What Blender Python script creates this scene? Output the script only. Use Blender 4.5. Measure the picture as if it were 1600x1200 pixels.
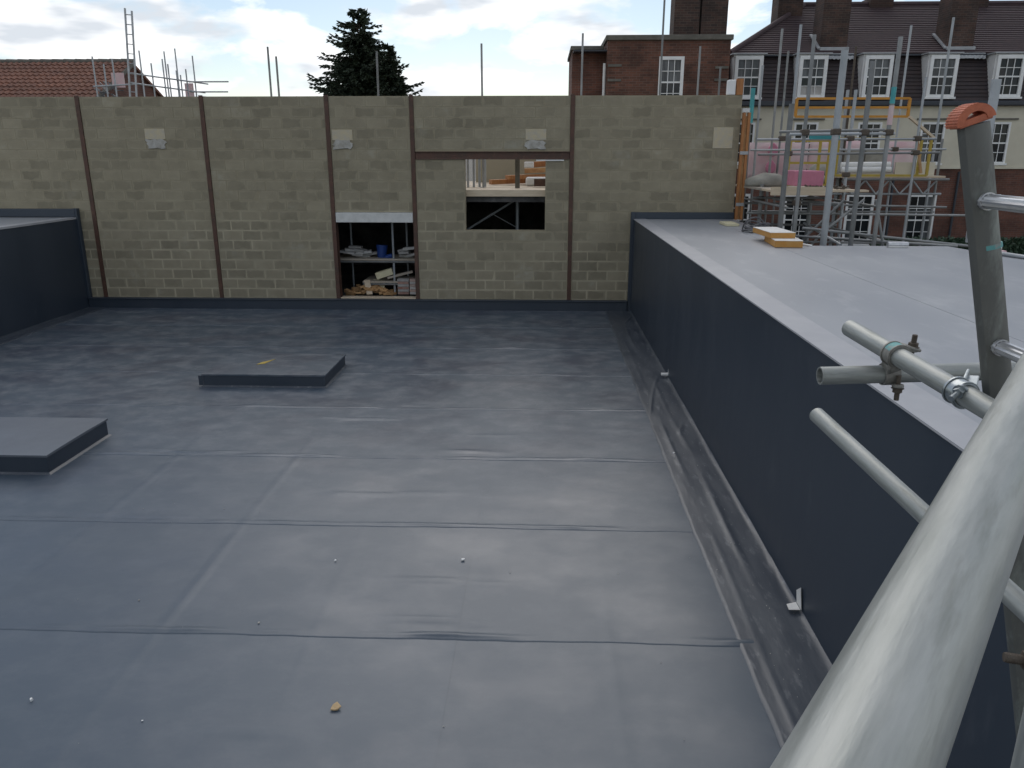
import bpy, bmesh, math, random
from mathutils import Vector, Matrix, noise
random.seed(7)
PI = math.pi; R = math.radians
for o in list(bpy.data.objects): bpy.data.objects.remove(o)
S = bpy.context.scene
COL = S.collection

# ------------------------------------------------------------------ camera
cd = bpy.data.cameras.new('camera'); cam = bpy.data.objects.new('camera', cd); COL.objects.link(cam)
cam.location = (0, 0, 3.5)
cam.rotation_euler = (R(90 - 16.5), 0, R(2.1))
cd.sensor_width = 36; cd.lens = 36 * 1210 / 1600
cd.clip_start = 0.02; cd.clip_end = 3000
S.camera = cam
S.render.resolution_x = 1024; S.render.resolution_y = 768

# ------------------------------------------------------------------ sky, sun, exposure
SUN_EL, SUN_AZ = R(40), R(-2)          # azimuth from +Y towards +X
W = bpy.data.worlds.new('World'); S.world = W; W.use_nodes = True
nt = W.node_tree; nt.nodes.clear()
def N(t, **k):
    n = nt.nodes.new(t)
    for a, b in k.items(): setattr(n, a, b)
    return n
out = N('ShaderNodeOutputWorld'); mix = N('ShaderNodeMixShader')
bg1 = N('ShaderNodeBackground'); bg2 = N('ShaderNodeBackground')
sky = N('ShaderNodeTexSky', sky_type='NISHITA'); sky.sun_disc = False
sky.sun_elevation = SUN_EL; sky.sun_rotation = SUN_AZ
sky.dust_density = 0.5; sky.air_density = 1.0
bg1.inputs[1].default_value = 0.095
nt.links.new(sky.outputs[0], bg1.inputs[0])
geo = N('ShaderNodeTexCoord')
mp = N('ShaderNodeMapping'); mp.inputs['Scale'].default_value = (3.4, 3.4, 8.5)
mp.inputs['Location'].default_value = (2.3, 1.1, 0.35)
nt.links.new(geo.outputs['Generated'], mp.inputs[0])
n1 = N('ShaderNodeTexNoise'); n1.inputs['Scale'].default_value = 1.55; n1.inputs['Detail'].default_value = 8
n1.inputs['Roughness'].default_value = 0.55; n1.inputs['Distortion'].default_value = 0.25
nt.links.new(mp.outputs[0], n1.inputs['Vector'])
r1 = N('ShaderNodeValToRGB'); r1.color_ramp.elements[0].position = 0.47; r1.color_ramp.elements[1].position = 0.56
nt.links.new(n1.outputs['Fac'], r1.inputs[0])
mp2 = N('ShaderNodeMapping'); mp2.inputs['Scale'].default_value = (4.2, 4.2, 15.0); mp2.inputs['Location'].default_value = (5.1, 7.7, 2.0)
nt.links.new(geo.outputs['Generated'], mp2.inputs[0])
n2 = N('ShaderNodeTexNoise'); n2.inputs['Scale'].default_value = 1.7; n2.inputs['Detail'].default_value = 4
n2.inputs['Roughness'].default_value = 0.5
nt.links.new(mp2.outputs[0], n2.inputs['Vector'])
r2 = N('ShaderNodeValToRGB')
e = r2.color_ramp.elements
e[0].position = 0.34; e[0].color = (0.58, 0.62, 0.67, 1)
e[1].position = 0.51; e[1].color = (1.0, 1.0, 1.0, 1)
nt.links.new(n2.outputs['Fac'], r2.inputs[0])
nt.links.new(r2.outputs[0], bg2.inputs[0]); bg2.inputs[1].default_value = 1.2
nt.links.new(r1.outputs[0], mix.inputs[0]); nt.links.new(bg1.outputs[0], mix.inputs[1]); nt.links.new(bg2.outputs[0], mix.inputs[2])
nt.links.new(mix.outputs[0], out.inputs[0])

sl = bpy.data.lights.new('sun', 'SUN'); sl.energy = 0.75; sl.angle = R(40); sl.color = (1.0, 0.95, 0.88)
so = bpy.data.objects.new('sun', sl); COL.objects.link(so)
to_sun = Vector((math.sin(SUN_AZ) * math.cos(SUN_EL), math.cos(SUN_AZ) * math.cos(SUN_EL), math.sin(SUN_EL)))
so.rotation_euler = (-to_sun).to_track_quat('-Z', 'Y').to_euler()
so.location = (0, 10, 30)
V = S.view_settings; V.view_transform = 'Standard'; V.look = 'None'; V.exposure = 0.10; V.gamma = 1.0; V.use_curve_mapping = False

# ------------------------------------------------------------------ materials
MATS = {}
def mat(name, c, rough=0.6, metal=0.0, c2=None, ns=3.0, nd=5, stretch=(1, 1, 1), lo=0.35, hi=0.65, bump=0.0, bs=None,
        rnd=0.0, spec=0.5, c3=None, n3=1.0, lo3=0.55, hi3=0.75, rough2=None, brick=None, bump_d=0.01):
    m = bpy.data.materials.new(name); m.use_nodes = True; MATS[name] = m
    t = m.node_tree; b = t.nodes['Principled BSDF']
    def A(k): return t.nodes.new(k)
    L = t.links.new
    b.inputs['Metallic'].default_value = metal; b.inputs['Roughness'].default_value = rough
    b.inputs['Specular IOR Level'].default_value = spec
    g = A('ShaderNodeNewGeometry'); mpn = A('ShaderNodeMapping'); mpn.inputs['Scale'].default_value = stretch
    L(g.outputs['Position'], mpn.inputs[0])
    col = None
    if brick:
        # brick = (colour a, colour b, mortar, axis)
        sx = A('ShaderNodeSeparateXYZ'); cx = A('ShaderNodeCombineXYZ'); L(g.outputs['Position'], sx.inputs[0])
        ad = A('ShaderNodeMath'); ad.operation = 'ADD'; L(sx.outputs[0], ad.inputs[0]); L(sx.outputs[1], ad.inputs[1])
        L(ad.outputs[0], cx.inputs[0]); L(sx.outputs[2], cx.inputs[1])
        bt = A('ShaderNodeTexBrick'); bt.inputs['Scale'].default_value = 1.0
        bt.inputs['Brick Width'].default_value = 0.225; bt.inputs['Row Height'].default_value = 0.075
        bt.inputs['Mortar Size'].default_value = 0.006; bt.inputs['Color1'].default_value = (*brick[0], 1)
        bt.inputs['Color2'].default_value = (*brick[1], 1); bt.inputs['Mortar'].default_value = (*brick[2], 1)
        L(cx.outputs[0], bt.inputs['Vector']); col = bt.outputs['Color']
        nb = A('ShaderNodeTexNoise'); nb.inputs['Scale'].default_value = 1.3; nb.inputs['Detail'].default_value = 6; L(cx.outputs[0], nb.inputs['Vector'])
        rb = A('ShaderNodeMapRange'); rb.inputs[1].default_value = 0.35; rb.inputs[2].default_value = 0.7; rb.inputs[3].default_value = 0.6; rb.inputs[4].default_value = 1.25
        L(nb.outputs['Fac'], rb.inputs[0])
        mm = A('ShaderNodeVectorMath'); mm.operation = 'SCALE'; L(col, mm.inputs[0]); L(rb.outputs[0], mm.inputs['Scale']); col = mm.outputs[0]
    else:
        rgb = A('ShaderNodeRGB'); rgb.outputs[0].default_value = (*c, 1); col = rgb.outputs[0]
    nz = None
    if c2 is not None:
        nz = A('ShaderNodeTexNoise'); nz.inputs['Scale'].default_value = ns; nz.inputs['Detail'].default_value = nd; nz.inputs['Roughness'].default_value = 0.62
        L(mpn.outputs[0], nz.inputs['Vector'])
        mr = A('ShaderNodeMapRange'); mr.inputs[1].default_value = lo; mr.inputs[2].default_value = hi; L(nz.outputs['Fac'], mr.inputs[0])
        mx = A('ShaderNodeMix'); mx.data_type = 'RGBA'; L(mr.outputs[0], mx.inputs[0]); L(col, mx.inputs[6]); mx.inputs[7].default_value = (*c2, 1)
        col = mx.outputs[2]
        if rough2 is not None:
            mr2 = A('ShaderNodeMapRange'); mr2.inputs[1].default_value = lo; mr2.inputs[2].default_value = hi
            mr2.inputs[3].default_value = rough; mr2.inputs[4].default_value = rough2; L(nz.outputs['Fac'], mr2.inputs[0]); L(mr2.outputs[0], b.inputs['Roughness'])
    if c3 is not None:
        n3n = A('ShaderNodeTexNoise'); n3n.inputs['Scale'].default_value = n3; n3n.inputs['Detail'].default_value = 5; n3n.inputs['Roughness'].default_value = 0.7
        L(mpn.outputs[0], n3n.inputs['Vector'])
        mr = A('ShaderNodeMapRange'); mr.inputs[1].default_value = lo3; mr.inputs[2].default_value = hi3; L(n3n.outputs['Fac'], mr.inputs[0])
        mx = A('ShaderNodeMix'); mx.data_type = 'RGBA'; L(mr.outputs[0], mx.inputs[0]); L(col, mx.inputs[6]); mx.inputs[7].default_value = (*c3, 1); col = mx.outputs[2]
    if rnd:
        oi = A('ShaderNodeObjectInfo'); mr = A('ShaderNodeMapRange'); mr.inputs[3].default_value = 1 - rnd; mr.inputs[4].default_value = 1 + rnd
        L(oi.outputs['Random'], mr.inputs[0])
        mm = A('ShaderNodeVectorMath'); mm.operation = 'SCALE'; L(col, mm.inputs[0]); L(mr.outputs[0], mm.inputs['Scale']); col = mm.outputs[0]
    L(col, b.inputs['Base Color'])
    if bump:
        nb = A('ShaderNodeTexNoise'); nb.inputs['Scale'].default_value = bs or ns * 4; nb.inputs['Detail'].default_value = 3
        L(mpn.outputs[0], nb.inputs['Vector'])
        bn = A('ShaderNodeBump'); bn.inputs['Strength'].default_value = bump; bn.inputs['Distance'].default_value = bump_d
        L(nb.outputs['Fac'], bn.inputs['Height']); L(bn.outputs[0], b.inputs['Normal'])
    return m

M_ROOF = mat('membrane_flat', (.060, .083, .110), .42, c2=(.060, .070, .096), ns=.95, nd=7, stretch=(.85, 1.1, 1), lo=.46, hi=.66, rough2=.32,
             c3=(.19, .203, .222), n3=2.9, lo3=.44, hi3=.80, bump=.26, bs=5, bump_d=.006, rnd=.06, spec=.5)
def dirt_towards(m, axis, a, b, least):
    """site dirt trodden in more towards one end of the roof"""
    t = m.node_tree; L = t.links.new
    g = t.nodes.new('ShaderNodeNewGeometry'); sx = t.nodes.new('ShaderNodeSeparateXYZ'); L(g.outputs['Position'], sx.inputs[0])
    mr = t.nodes.new('ShaderNodeMapRange'); mr.interpolation_type = 'SMOOTHSTEP'
    for k, v in zip((1, 2, 3, 4), (a, b, least, 1.0)): mr.inputs[k].default_value = v
    L(sx.outputs[axis], mr.inputs[0])
    for n in [n for n in t.nodes if n.type == 'MIX']:
        src = n.inputs[0].links[0].from_socket; mu = t.nodes.new('ShaderNodeMath'); mu.operation = 'MULTIPLY'
        L(src, mu.inputs[0]); L(mr.outputs[0], mu.inputs[1]); L(mu.outputs[0], n.inputs[0])
dirt_towards(M_ROOF, 1, 6.0, 13.0, .22)
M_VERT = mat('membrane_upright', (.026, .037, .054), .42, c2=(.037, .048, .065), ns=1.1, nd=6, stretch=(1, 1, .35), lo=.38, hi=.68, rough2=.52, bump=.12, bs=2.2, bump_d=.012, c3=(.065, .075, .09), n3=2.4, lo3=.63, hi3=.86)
M_STRIP = mat('membrane_perimeter', (.046, .057, .075), .36, c2=(.080, .092, .108), ns=1.6, stretch=(2.0, .6, 1), lo=.40, hi=.75, rough2=.5,
              c3=(.21, .22, .235), n3=6, lo3=.56, hi3=.82, bump=.3, bs=8, bump_d=.008, spec=.5)
M_UPPER = mat('membrane_upper', (.235, .25, .275), .38, c2=(.305, .317, .335), ns=.7, rough2=.50, lo=.3, hi=.7, bump=.14, bs=3, bump_d=.006, rnd=.05,
              c3=(.38, .39, .40), n3=1.9, lo3=.54, hi3=.80, stretch=(1.3, .5, 1))
M_HATCH = mat('membrane_hatch', (.125, .14, .16), .38, c2=(.105, .118, .14), ns=1.2, rough2=.46, bump=.1, bs=4, bump_d=.006)
M_EDGE = mat('edge_metal', (.33, .335, .355), .45, c2=(.37, .375, .39), ns=3)
M_BLOCK = mat('concrete_block', (.240, .212, .152), .9, c2=(.300, .266, .192), ns=2.0, nd=6, lo=.35, hi=.7, rnd=.15, bump=.5, bs=38, bump_d=.006, spec=.25,
              c3=(.34, .325, .265), n3=1.0, lo3=.58, hi3=.78)
M_MORTAR = mat('mortar_pointed', (.44, .39, .285), .95, c2=(.34, .305, .22), ns=1.1, lo=.42, hi=.62, bump=.5, bs=40, spec=.2)
def mortar_by_height(m, colour):
    """pointed neatly low down, rubbed flush and dirty above"""
    t = m.node_tree; L = t.links.new; b = t.nodes['Principled BSDF']; src = b.inputs['Base Color'].links[0].from_socket
    g = t.nodes.new('ShaderNodeNewGeometry'); sx = t.nodes.new('ShaderNodeSeparateXYZ'); L(g.outputs['Position'], sx.inputs[0])
    nz = t.nodes.new('ShaderNodeTexNoise'); nz.inputs['Scale'].default_value = .7; nz.inputs['Detail'].default_value = 4; L(g.outputs['Position'], nz.inputs['Vector'])
    ma = t.nodes.new('ShaderNodeMath'); ma.operation = 'MULTIPLY_ADD'; ma.inputs[1].default_value = 5.0; L(nz.outputs['Fac'], ma.inputs[0]); L(sx.outputs[2], ma.inputs[2])
    mr = t.nodes.new('ShaderNodeMapRange'); mr.inputs[1].default_value = 3.6; mr.inputs[2].default_value = 4.9; L(ma.outputs[0], mr.inputs[0])
    mx = t.nodes.new('ShaderNodeMix'); mx.data_type = 'RGBA'; L(mr.outputs[0], mx.inputs[0]); L(src, mx.inputs[6]); mx.inputs[7].default_value = (*colour, 1)
    L(mx.outputs[2], b.inputs['Base Color'])
mortar_by_height(M_MORTAR, (.29, .255, .18))
def smear_edges(m, colour):
    """mortar dragged over the arrises of each block"""
    t = m.node_tree; b = t.nodes['Principled BSDF']; L = t.links.new; A = t.nodes.new
    src = b.inputs['Base Color'].links[0].from_socket
    tc = A('ShaderNodeTexCoord'); sx = A('ShaderNodeSeparateXYZ'); L(tc.outputs['Object'], sx.inputs[0])
    def M(op, a, b_=None):
        n = A('ShaderNodeMath'); n.operation = op
        for k, v in ((0, a), (1, b_)):
            if v is None: continue
            if isinstance(v, (int, float)): n.inputs[k].default_value = v
            else: L(v, n.inputs[k])
        return n.outputs[0]
    ax = M('SUBTRACT', .5, M('ABSOLUTE', sx.outputs[0])); az = M('MULTIPLY', M('SUBTRACT', .5, M('ABSOLUTE', sx.outputs[2])), .5)
    dd = M('MINIMUM', ax, az)
    g = A('ShaderNodeNewGeometry'); nz = A('ShaderNodeTexNoise'); nz.inputs['Scale'].default_value = 4.5; nz.inputs['Detail'].default_value = 4; L(g.outputs['Position'], nz.inputs['Vector'])
    wd = A('ShaderNodeMapRange'); wd.inputs[1].default_value = .40; wd.inputs[2].default_value = .68; wd.inputs[3].default_value = .004; wd.inputs[4].default_value = .20; L(nz.outputs['Fac'], wd.inputs[0])
    mr = A('ShaderNodeMapRange'); mr.interpolation_type = 'SMOOTHSTEP'; mr.inputs[1].default_value = 0; mr.inputs[3].default_value = .75; mr.inputs[4].default_value = 0
    L(dd, mr.inputs[0]); L(wd.outputs[0], mr.inputs[2])
    mx = A('ShaderNodeMix'); mx.data_type = 'RGBA'; L(mr.outputs[0], mx.inputs[0]); L(src, mx.inputs[6]); mx.inputs[7].default_value = (*colour, 1)
    L(mx.outputs[2], b.inputs['Base Color'])
smear_edges(M_BLOCK, (.335, .30, .218))
M_PAD = mat('padstone', (.50, .43, .29), .9, c2=(.44, .40, .32), ns=9, bump=.3)
M_PATCH = mat('mortar_patch', (.47, .46, .43), .9, c2=(.31, .29, .25), ns=8, bump=.5, bump_d=.01)
M_RED = mat('red_oxide_steel', (.098, .043, .028), .6, c2=(.065, .036, .024), ns=5, c3=(.14, .075, .045), n3=8, bump=.1)
M_LINTEL = mat('precast_concrete', (.62, .62, .60), .85, c2=(.52, .52, .5), ns=6, bump=.2)
M_GALV = mat('galvanised_tube', (.26, .275, .258), .42, metal=.45, c2=(.405, .415, .398), ns=1.0, nd=9, stretch=(85, 85, 10), lo=.30, hi=.72, c3=(.20, .207, .18), n3=.42, lo3=.54, hi3=.74, rough2=.54, bump=.2, bs=2.6, bump_d=.002)
M_GALVD = mat('scaffold_steel_dull', (.27, .275, .275), .55, metal=.3, c2=(.19, .195, .19), ns=3, rnd=.25)
M_GALVL = mat('scaffold_steel_pale', (.40, .42, .44), .5, metal=.3, c2=(.32, .34, .35), ns=3, rnd=.1)
M_RUST = mat('weathered_bolt', (.13, .11, .09), .7, metal=.4, c2=(.08, .06, .045), ns=60, bump=.3, bs=120, bump_d=.002)
M_ZINC = mat('zinc_bolt', (.42, .45, .46), .35, metal=.8, c2=(.3, .33, .34), ns=60)
M_COUP = mat('coupler_steel', (.30, .29, .265), .6, metal=.4, c2=(.20, .19, .17), ns=50, bump=.3, bs=90, bump_d=.002)
M_TEAL = mat('teal_paint', (.13, .36, .35), .6, c2=(.28, .31, .29), ns=45, lo=.48, hi=.62)
M_TEALS = mat('teal_sheet', (.045, .26, .28), .5, c2=(.07, .38, .4), ns=3)
M_LAD = mat('aged_aluminium', (.165, .165, .15), .5, metal=.3, c2=(.115, .117, .108), ns=9, stretch=(1, 1, .3), c3=(.28, .3, .27), n3=14, bump=.1)
M_ALU = mat('bright_aluminium', (.62, .62, .63), .35, metal=.75, c2=(.5, .5, .5), ns=20)
M_ORANGE = mat('orange_rubber', (.58, .17, .085), .65, c2=(.42, .12, .06), ns=30, bump=.2)
M_PIR = mat('insulation_foam', (.47, .26, .08), .8, c2=(.46, .22, .05), ns=9, bump=.3)
M_FOIL = mat('foil_facing', (.74, .73, .70), .5, c2=(.66, .65, .62), ns=7)
M_YEL = mat('pale_foam', (.62, .57, .38), .85, c2=(.55, .5, .33), ns=10)
M_TIMB = mat('orange_timber', (.43, .19, .065), .7, c2=(.32, .13, .045), ns=6, stretch=(4, 4, .6), bump=.1)
M_WOOD = mat('pine_board', (.60, .50, .37), .75, c2=(.52, .42, .30), ns=4, stretch=(.6, 5, 5), rnd=.08)
M_WOODD = mat('timber_offcut', (.46, .28, .13), .8, c2=(.36, .2, .09), ns=6, rnd=.25)
M_DECKD = mat('dusty_board', (.40, .35, .29), .85, c2=(.33, .29, .23), ns=3, rnd=.15)
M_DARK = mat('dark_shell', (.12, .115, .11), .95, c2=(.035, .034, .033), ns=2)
M_WHITE = mat('white_paint', (.78, .78, .77), .5, c2=(.70, .70, .68), ns=3)
M_GLASS = mat('window_glass', (.022, .025, .028), .08, spec=.28, c2=(.012, .014, .016), ns=1.4, rnd=.5)
M_GLASSB = mat('window_glass_curtain', (.13, .135, .14), .15, spec=.3, c2=(.04, .043, .047), ns=2.2, stretch=(3, 3, .5), rnd=.3)
M_BRICK = mat('red_brick', (0, 0, 0), .9, brick=((.150, .062, .040), (.085, .040, .028), (.14, .10, .08)), bump=.4, bs=20)
M_BRICKD = mat('soot_brick', (0, 0, 0), .9, brick=((.085, .045, .034), (.045, .03, .026), (.10, .08, .065)), bump=.4, bs=20)
M_BRICKW = mat('brown_brick', (0, 0, 0), .9, brick=((.15, .06, .04), (.105, .046, .034), (.14, .1, .08)), bump=.4, bs=20)
M_CREAM = mat('cream_render', (.60, .56, .45), .9, c2=(.53, .49, .39), ns=1.2, bump=.1)
M_TILE = mat('dark_clay_tile', (.062, .037, .040), .75, c2=(.045, .028, .032), ns=5, rnd=.12, bump=.2)
M_TILEB = mat('black_tile', (.030, .023, .026), .7, c2=(.042, .028, .027), ns=4, rnd=.12, bump=.2)
M_TERRA = mat('terracotta_tile', (.20, .085, .053), .85, c2=(.125, .058, .041), ns=2.5, nd=8, rnd=.12, c3=(.16, .09, .06), n3=1.6)
M_LEAD = mat('lead_sheet', (.40, .41, .42), .55, metal=.2, c2=(.30, .31, .32), ns=4)
M_FASCIA = mat('dark_fascia', (.03, .035, .045), .5)
M_STONE = mat('coping_stone', (.15, .14, .12), .9, c2=(.10, .095, .08), ns=4)
M_PINK = mat('pink_sheet', (.64, .42, .44), .7, c2=(.60, .48, .47), ns=2.5)
M_PINKD = mat('pink_foam', (.52, .20, .28), .8, c2=(.46, .17, .24), ns=6)
M_AMBER = mat('amber_paint', (.56, .25, .025), .5, c2=(.46, .2, .02), ns=6)
M_YELLP = mat('yellow_paint', (.45, .33, .05), .55, c2=(.38, .27, .04), ns=6)
M_BLUE = mat('blue_plastic', (.012, .045, .20), .5)
M_GREYM = mat('grey_bag', (.30, .29, .25), .9, c2=(.22, .21, .18), ns=4, bump=.4)
M_SLAB = mat('pale_slab', (.48, .47, .45), .9, c2=(.38, .36, .34), ns=7, rnd=.25)
M_BRICKL = mat('loose_brick', (.34, .17, .13), .9, c2=(.42, .34, .3), ns=4, rnd=.3)
M_CABLE = mat('black_cable', (.045, .045, .05), .5, c2=(.14, .14, .15), ns=8)
M_GROUND = mat('site_ground', (.20, .18, .15), .95, c2=(.13, .12, .10), ns=.5, nd=10, bump=.5, bs=3)
M_NEEDLE = mat('conifer_needles', (.018, .030, .018), .7, c2=(.045, .064, .034), ns=2.2)
M_BARK = mat('bark', (.07, .05, .035), .95, c2=(.04, .03, .02), ns=8)
M_HEDGE = mat('hedge_leaf', (.022, .05, .026), .6, c2=(.035, .07, .035), ns=3)
M_CHIP = mat('white_chip', (.8, .8, .78), .7)
M_LEAF = mat('dry_leaf', (.50, .36, .20), .8, c2=(.42, .3, .16), ns=40)

# ------------------------------------------------------------------ mesh helpers
class MB:
    def __init__(s): s.v = []; s.f = []
    def add(s, vs, fs):
        n = len(s.v); s.v += [tuple(p) for p in vs]; s.f += [tuple(i + n for i in f) for f in fs]; return s
    def box(s, x0, x1, y0, y1, z0, z1):
        return s.add([(x0, y0, z0), (x1, y0, z0), (x1, y1, z0), (x0, y1, z0), (x0, y0, z1), (x1, y0, z1), (x1, y1, z1), (x0, y1, z1)],
                     [(0, 3, 2, 1), (4, 5, 6, 7), (0, 1, 5, 4), (1, 2, 6, 5), (2, 3, 7, 6), (3, 0, 4, 7)])
    def bar(s, p, q, w, h, up=(0, 0, 1)):
        p, q = Vector(p), Vector(q); d = (q - p).normalized(); u = Vector(up)
        if abs(d.dot(u)) > .98: u = Vector((0, 1, 0))
        a = d.cross(u).normalized() * w / 2; b = a.cross(d).normalized() * h / 2
        return s.add([p - a - b, p + a - b, p + a + b, p - a + b, q - a - b, q + a - b, q + a + b, q - a + b],
                     [(0, 1, 2, 3), (4, 7, 6, 5), (0, 4, 5, 1), (1, 5, 6, 2), (2, 6, 7, 3), (3, 7, 4, 0)])
    def tube(s, p, q, r, n=10, hollow=0.0, r2=None):
        p, q = Vector(p), Vector(q); d = (q - p).normalized()
        a = d.orthogonal().normalized(); b = d.cross(a); r2 = r if r2 is None else r2
        def ring(c, rr): return [c + (a * math.cos(2 * PI * i / n) + b * math.sin(2 * PI * i / n)) * rr for i in range(n)]
        vs = ring(p, r) + ring(q, r2); fs = [(i, (i + 1) % n, n + (i + 1) % n, n + i) for i in range(n)]
        if hollow:
            vs += ring(p, r - hollow) + ring(q, r2 - hollow) + ring(p + d * .12, r - hollow) + ring(q - d * .12, r2 - hollow)
            for i in range(n):
                j = (i + 1) % n
                fs += [(i, 2 * n + i, 2 * n + j, j), (n + i, n + j, 3 * n + j, 3 * n + i), (2 * n + i, 4 * n + i, 4 * n + j, 2 * n + j), (3 * n + i, 3 * n + j, 5 * n + j, 5 * n + i)]
            fs += [tuple(range(4 * n, 5 * n)), tuple(range(5 * n, 6 * n))]
        else: fs += [tuple(reversed(range(n))), tuple(range(n, 2 * n))]
        return s.add(vs, fs)
    def ring(s, c, d, ri, ro, w, n=20, a0=0, a1=2 * PI, ref=None):
        c = Vector(c); d = Vector(d).normalized()
        a = (Vector(ref) - d * Vector(ref).dot(d)).normalized() if ref else d.orthogonal().normalized(); b = d.cross(a)
        full = abs(a1 - a0 - 2 * PI) < 1e-4; m = n if full else n + 1; vs = []
        for i in range(m):
            t = a0 + (a1 - a0) * i / n; e = a * math.cos(t) + b * math.sin(t)
            vs += [c + e * ri - d * w / 2, c + e * ro - d * w / 2, c + e * ro + d * w / 2, c + e * ri + d * w / 2]
        fs = []
        for i in range(n):
            j = (i + 1) % m
            for k in range(4): fs.append((4 * i + k, 4 * i + (k + 1) % 4, 4 * j + (k + 1) % 4, 4 * j + k))
        if not full: fs += [(0, 1, 2, 3), (4 * n + 3, 4 * n + 2, 4 * n + 1, 4 * n)]
        return s.add(vs, fs)
    def prism(s, pts, d):
        n = len(pts); d = Vector(d)
        return s.add([Vector(p) for p in pts] + [Vector(p) + d for p in pts],
                     [tuple(range(n)), tuple(reversed(range(n, 2 * n)))] + [(i, n + i, n + (i + 1) % n, (i + 1) % n) for i in range(n)])
    def mesh(s, name, m=None, smooth=False, angle=40):
        me = bpy.data.meshes.new(name); me.from_pydata(s.v, [], s.f); me.update()
        bm = bmesh.new(); bm.from_mesh(me); bmesh.ops.recalc_face_normals(bm, faces=bm.faces); bm.to_mesh(me); bm.free()
        if smooth:
            me.polygons.foreach_set('use_smooth', [True] * len(me.polygons)); me.set_sharp_from_angle(angle=R(angle))
        if m: me.materials.append(m)
        return me
    def build(s, name, m, parent=None, smooth=False, bevel=0, seg=2, angle=40):
        o = bpy.data.objects.new(name, s.mesh(name, m, smooth, angle)); COL.objects.link(o)
        if parent: o.parent = parent
        if bevel:
            md = o.modifiers.new('bevel', 'BEVEL'); md.width = bevel; md.segments = seg; md.limit_method = 'ANGLE'; md.angle_limit = R(40)
        return o
def tag(o, label=None, cat=None, group=None, kind=None):
    if label: o['label'] = label
    if cat: o['category'] = cat
    if group: o['group'] = group
    if kind: o['kind'] = kind
    return o
def thing(name, label, cat, group=None, loc=(0, 0, 0)):
    o = bpy.data.objects.new(name, None); o.empty_display_size = .2; o.location = loc; COL.objects.link(o)
    return tag(o, label, cat, group)
def structure(name, m, mb): return tag(mb.build(name, m), kind='structure')
def inst(name, me, parent, loc, scale=(1, 1, 1), rot=(0, 0, 0)):
    o = bpy.data.objects.new(name, me); o.location = loc; o.scale = scale; o.rotation_euler = rot; COL.objects.link(o)
    if parent: o.parent = parent
    return o
def unit(name, m): return MB().box(-.5, .5, -.5, .5, -.5, .5).mesh(name, m)
def ns3(x, y, z=0): return noise.noise(Vector((x, y, z)))

# ================================================================== SETTING
GZ = -1.2
g = MB(); g.add([(-900, -900, GZ), (900, -900, GZ), (900, 900, GZ), (-900, 900, GZ)], [(0, 1, 2, 3)])
structure('ground', M_GROUND, g)

# ---- main flat roof
XL, XR, YF, YW = -10.75, 2.10, -2.3, 17.84
roof = structure('roof', M_VERT, MB().box(XL, XR, YF, 18.0, GZ + .01, -.03))
rows = [YF, -.4, 1.4, 3.2, 5.016, 6.832, 8.6, 10.48, 12.3, 14.1, 15.95, YW]
JX = [-9.2, -7.85, -6.6, -5.5, -4.36, -2.9, -1.69, -.6, .55]       # insulation board joints telegraphing through
def relief(x, y):
    z = .006 * ns3(x * .9, y * 1.3, 3.1) + .0026 * ns3(x * 2.6, y * 3.7, 9.2)
    for k, jx in enumerate(JX):
        d = (x - jx - .02 * ns3(y * .8, k * 3.3)) / .035
        if abs(d) < 4: z += .0030 * math.exp(-d * d) * max(0, .35 + ns3(y * .45, k * 7.7, 1.0) * 1.6)
    w = ns3(x * .6, y * 1.1, 21)                                   # stray wrinkles
    q = (y * 1.0 + .22 * ns3(x * .7, y * .3, 4)) % .61 - .3
    z += max(0, w - .22) * .045 * math.exp(-(q / .022) ** 2)
    return z
def lap(mb, x0, x1, y0, y1, base, dx, near=0):
    """one rolled sheet: its near edge lies over the next sheet"""
    nx = max(2, int((x1 - x0) / dx)); ys = [y0]
    y = y0
    fine = near
    while y < y1 - 1e-6:
        st = .018 if y - y0 < .12 else (.045 if fine else .09)
        y = min(y + st, y1); ys.append(y)
    nv = []; fs = []
    for i in range(nx + 1):
        x = x0 + (x1 - x0) * i / nx
        ed = .016 * ns3(x * 1.1, y0 * 5) + .009 * ns3(x * 4, y0 * 3)
        pk = (max(0, ns3(x * .9, y0 * 2.7, 5)) + .6 * max(0, ns3(x * 2.7, y0 * 1.7, 15))) * .022               # puckers along the weld
        for j, yy in enumerate(ys):
            t = max(0, 1 - (yy - y0) / .11)
            yv = yy + ed * t
            if t >= 1: zz = base + .0032
            else: zz = base + .0030 * t + pk * math.exp(-((yy - y0 - .055 - .02 * ns3(x * 2.2, y0, 33)) / .026) ** 2)
            nv.append((x, yv, zz + relief(x, yv)))
        nv.append((x, y0 + ed - .005, base - .002 + relief(x, y0)))
    c = len(ys) + 1
    for i in range(nx):
        for j in range(len(ys) - 1): fs.append((i * c + j, (i + 1) * c + j, (i + 1) * c + j + 1, i * c + j + 1))
        fs.append((i * c + c - 1, (i + 1) * c + c - 1, (i + 1) * c, i * c))
    return mb.add(nv, fs)
def sheet_obj(mb, name, m, parent):
    me = bpy.data.meshes.new(name); me.from_pydata(mb.v, [], mb.f); me.update()
    me.polygons.foreach_set('use_smooth', [True] * len(me.polygons)); me.set_sharp_from_angle(angle=R(50)); me.materials.append(m)
    o = bpy.data.objects.new(name, me); COL.objects.link(o); o.parent = parent; return o
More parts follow.
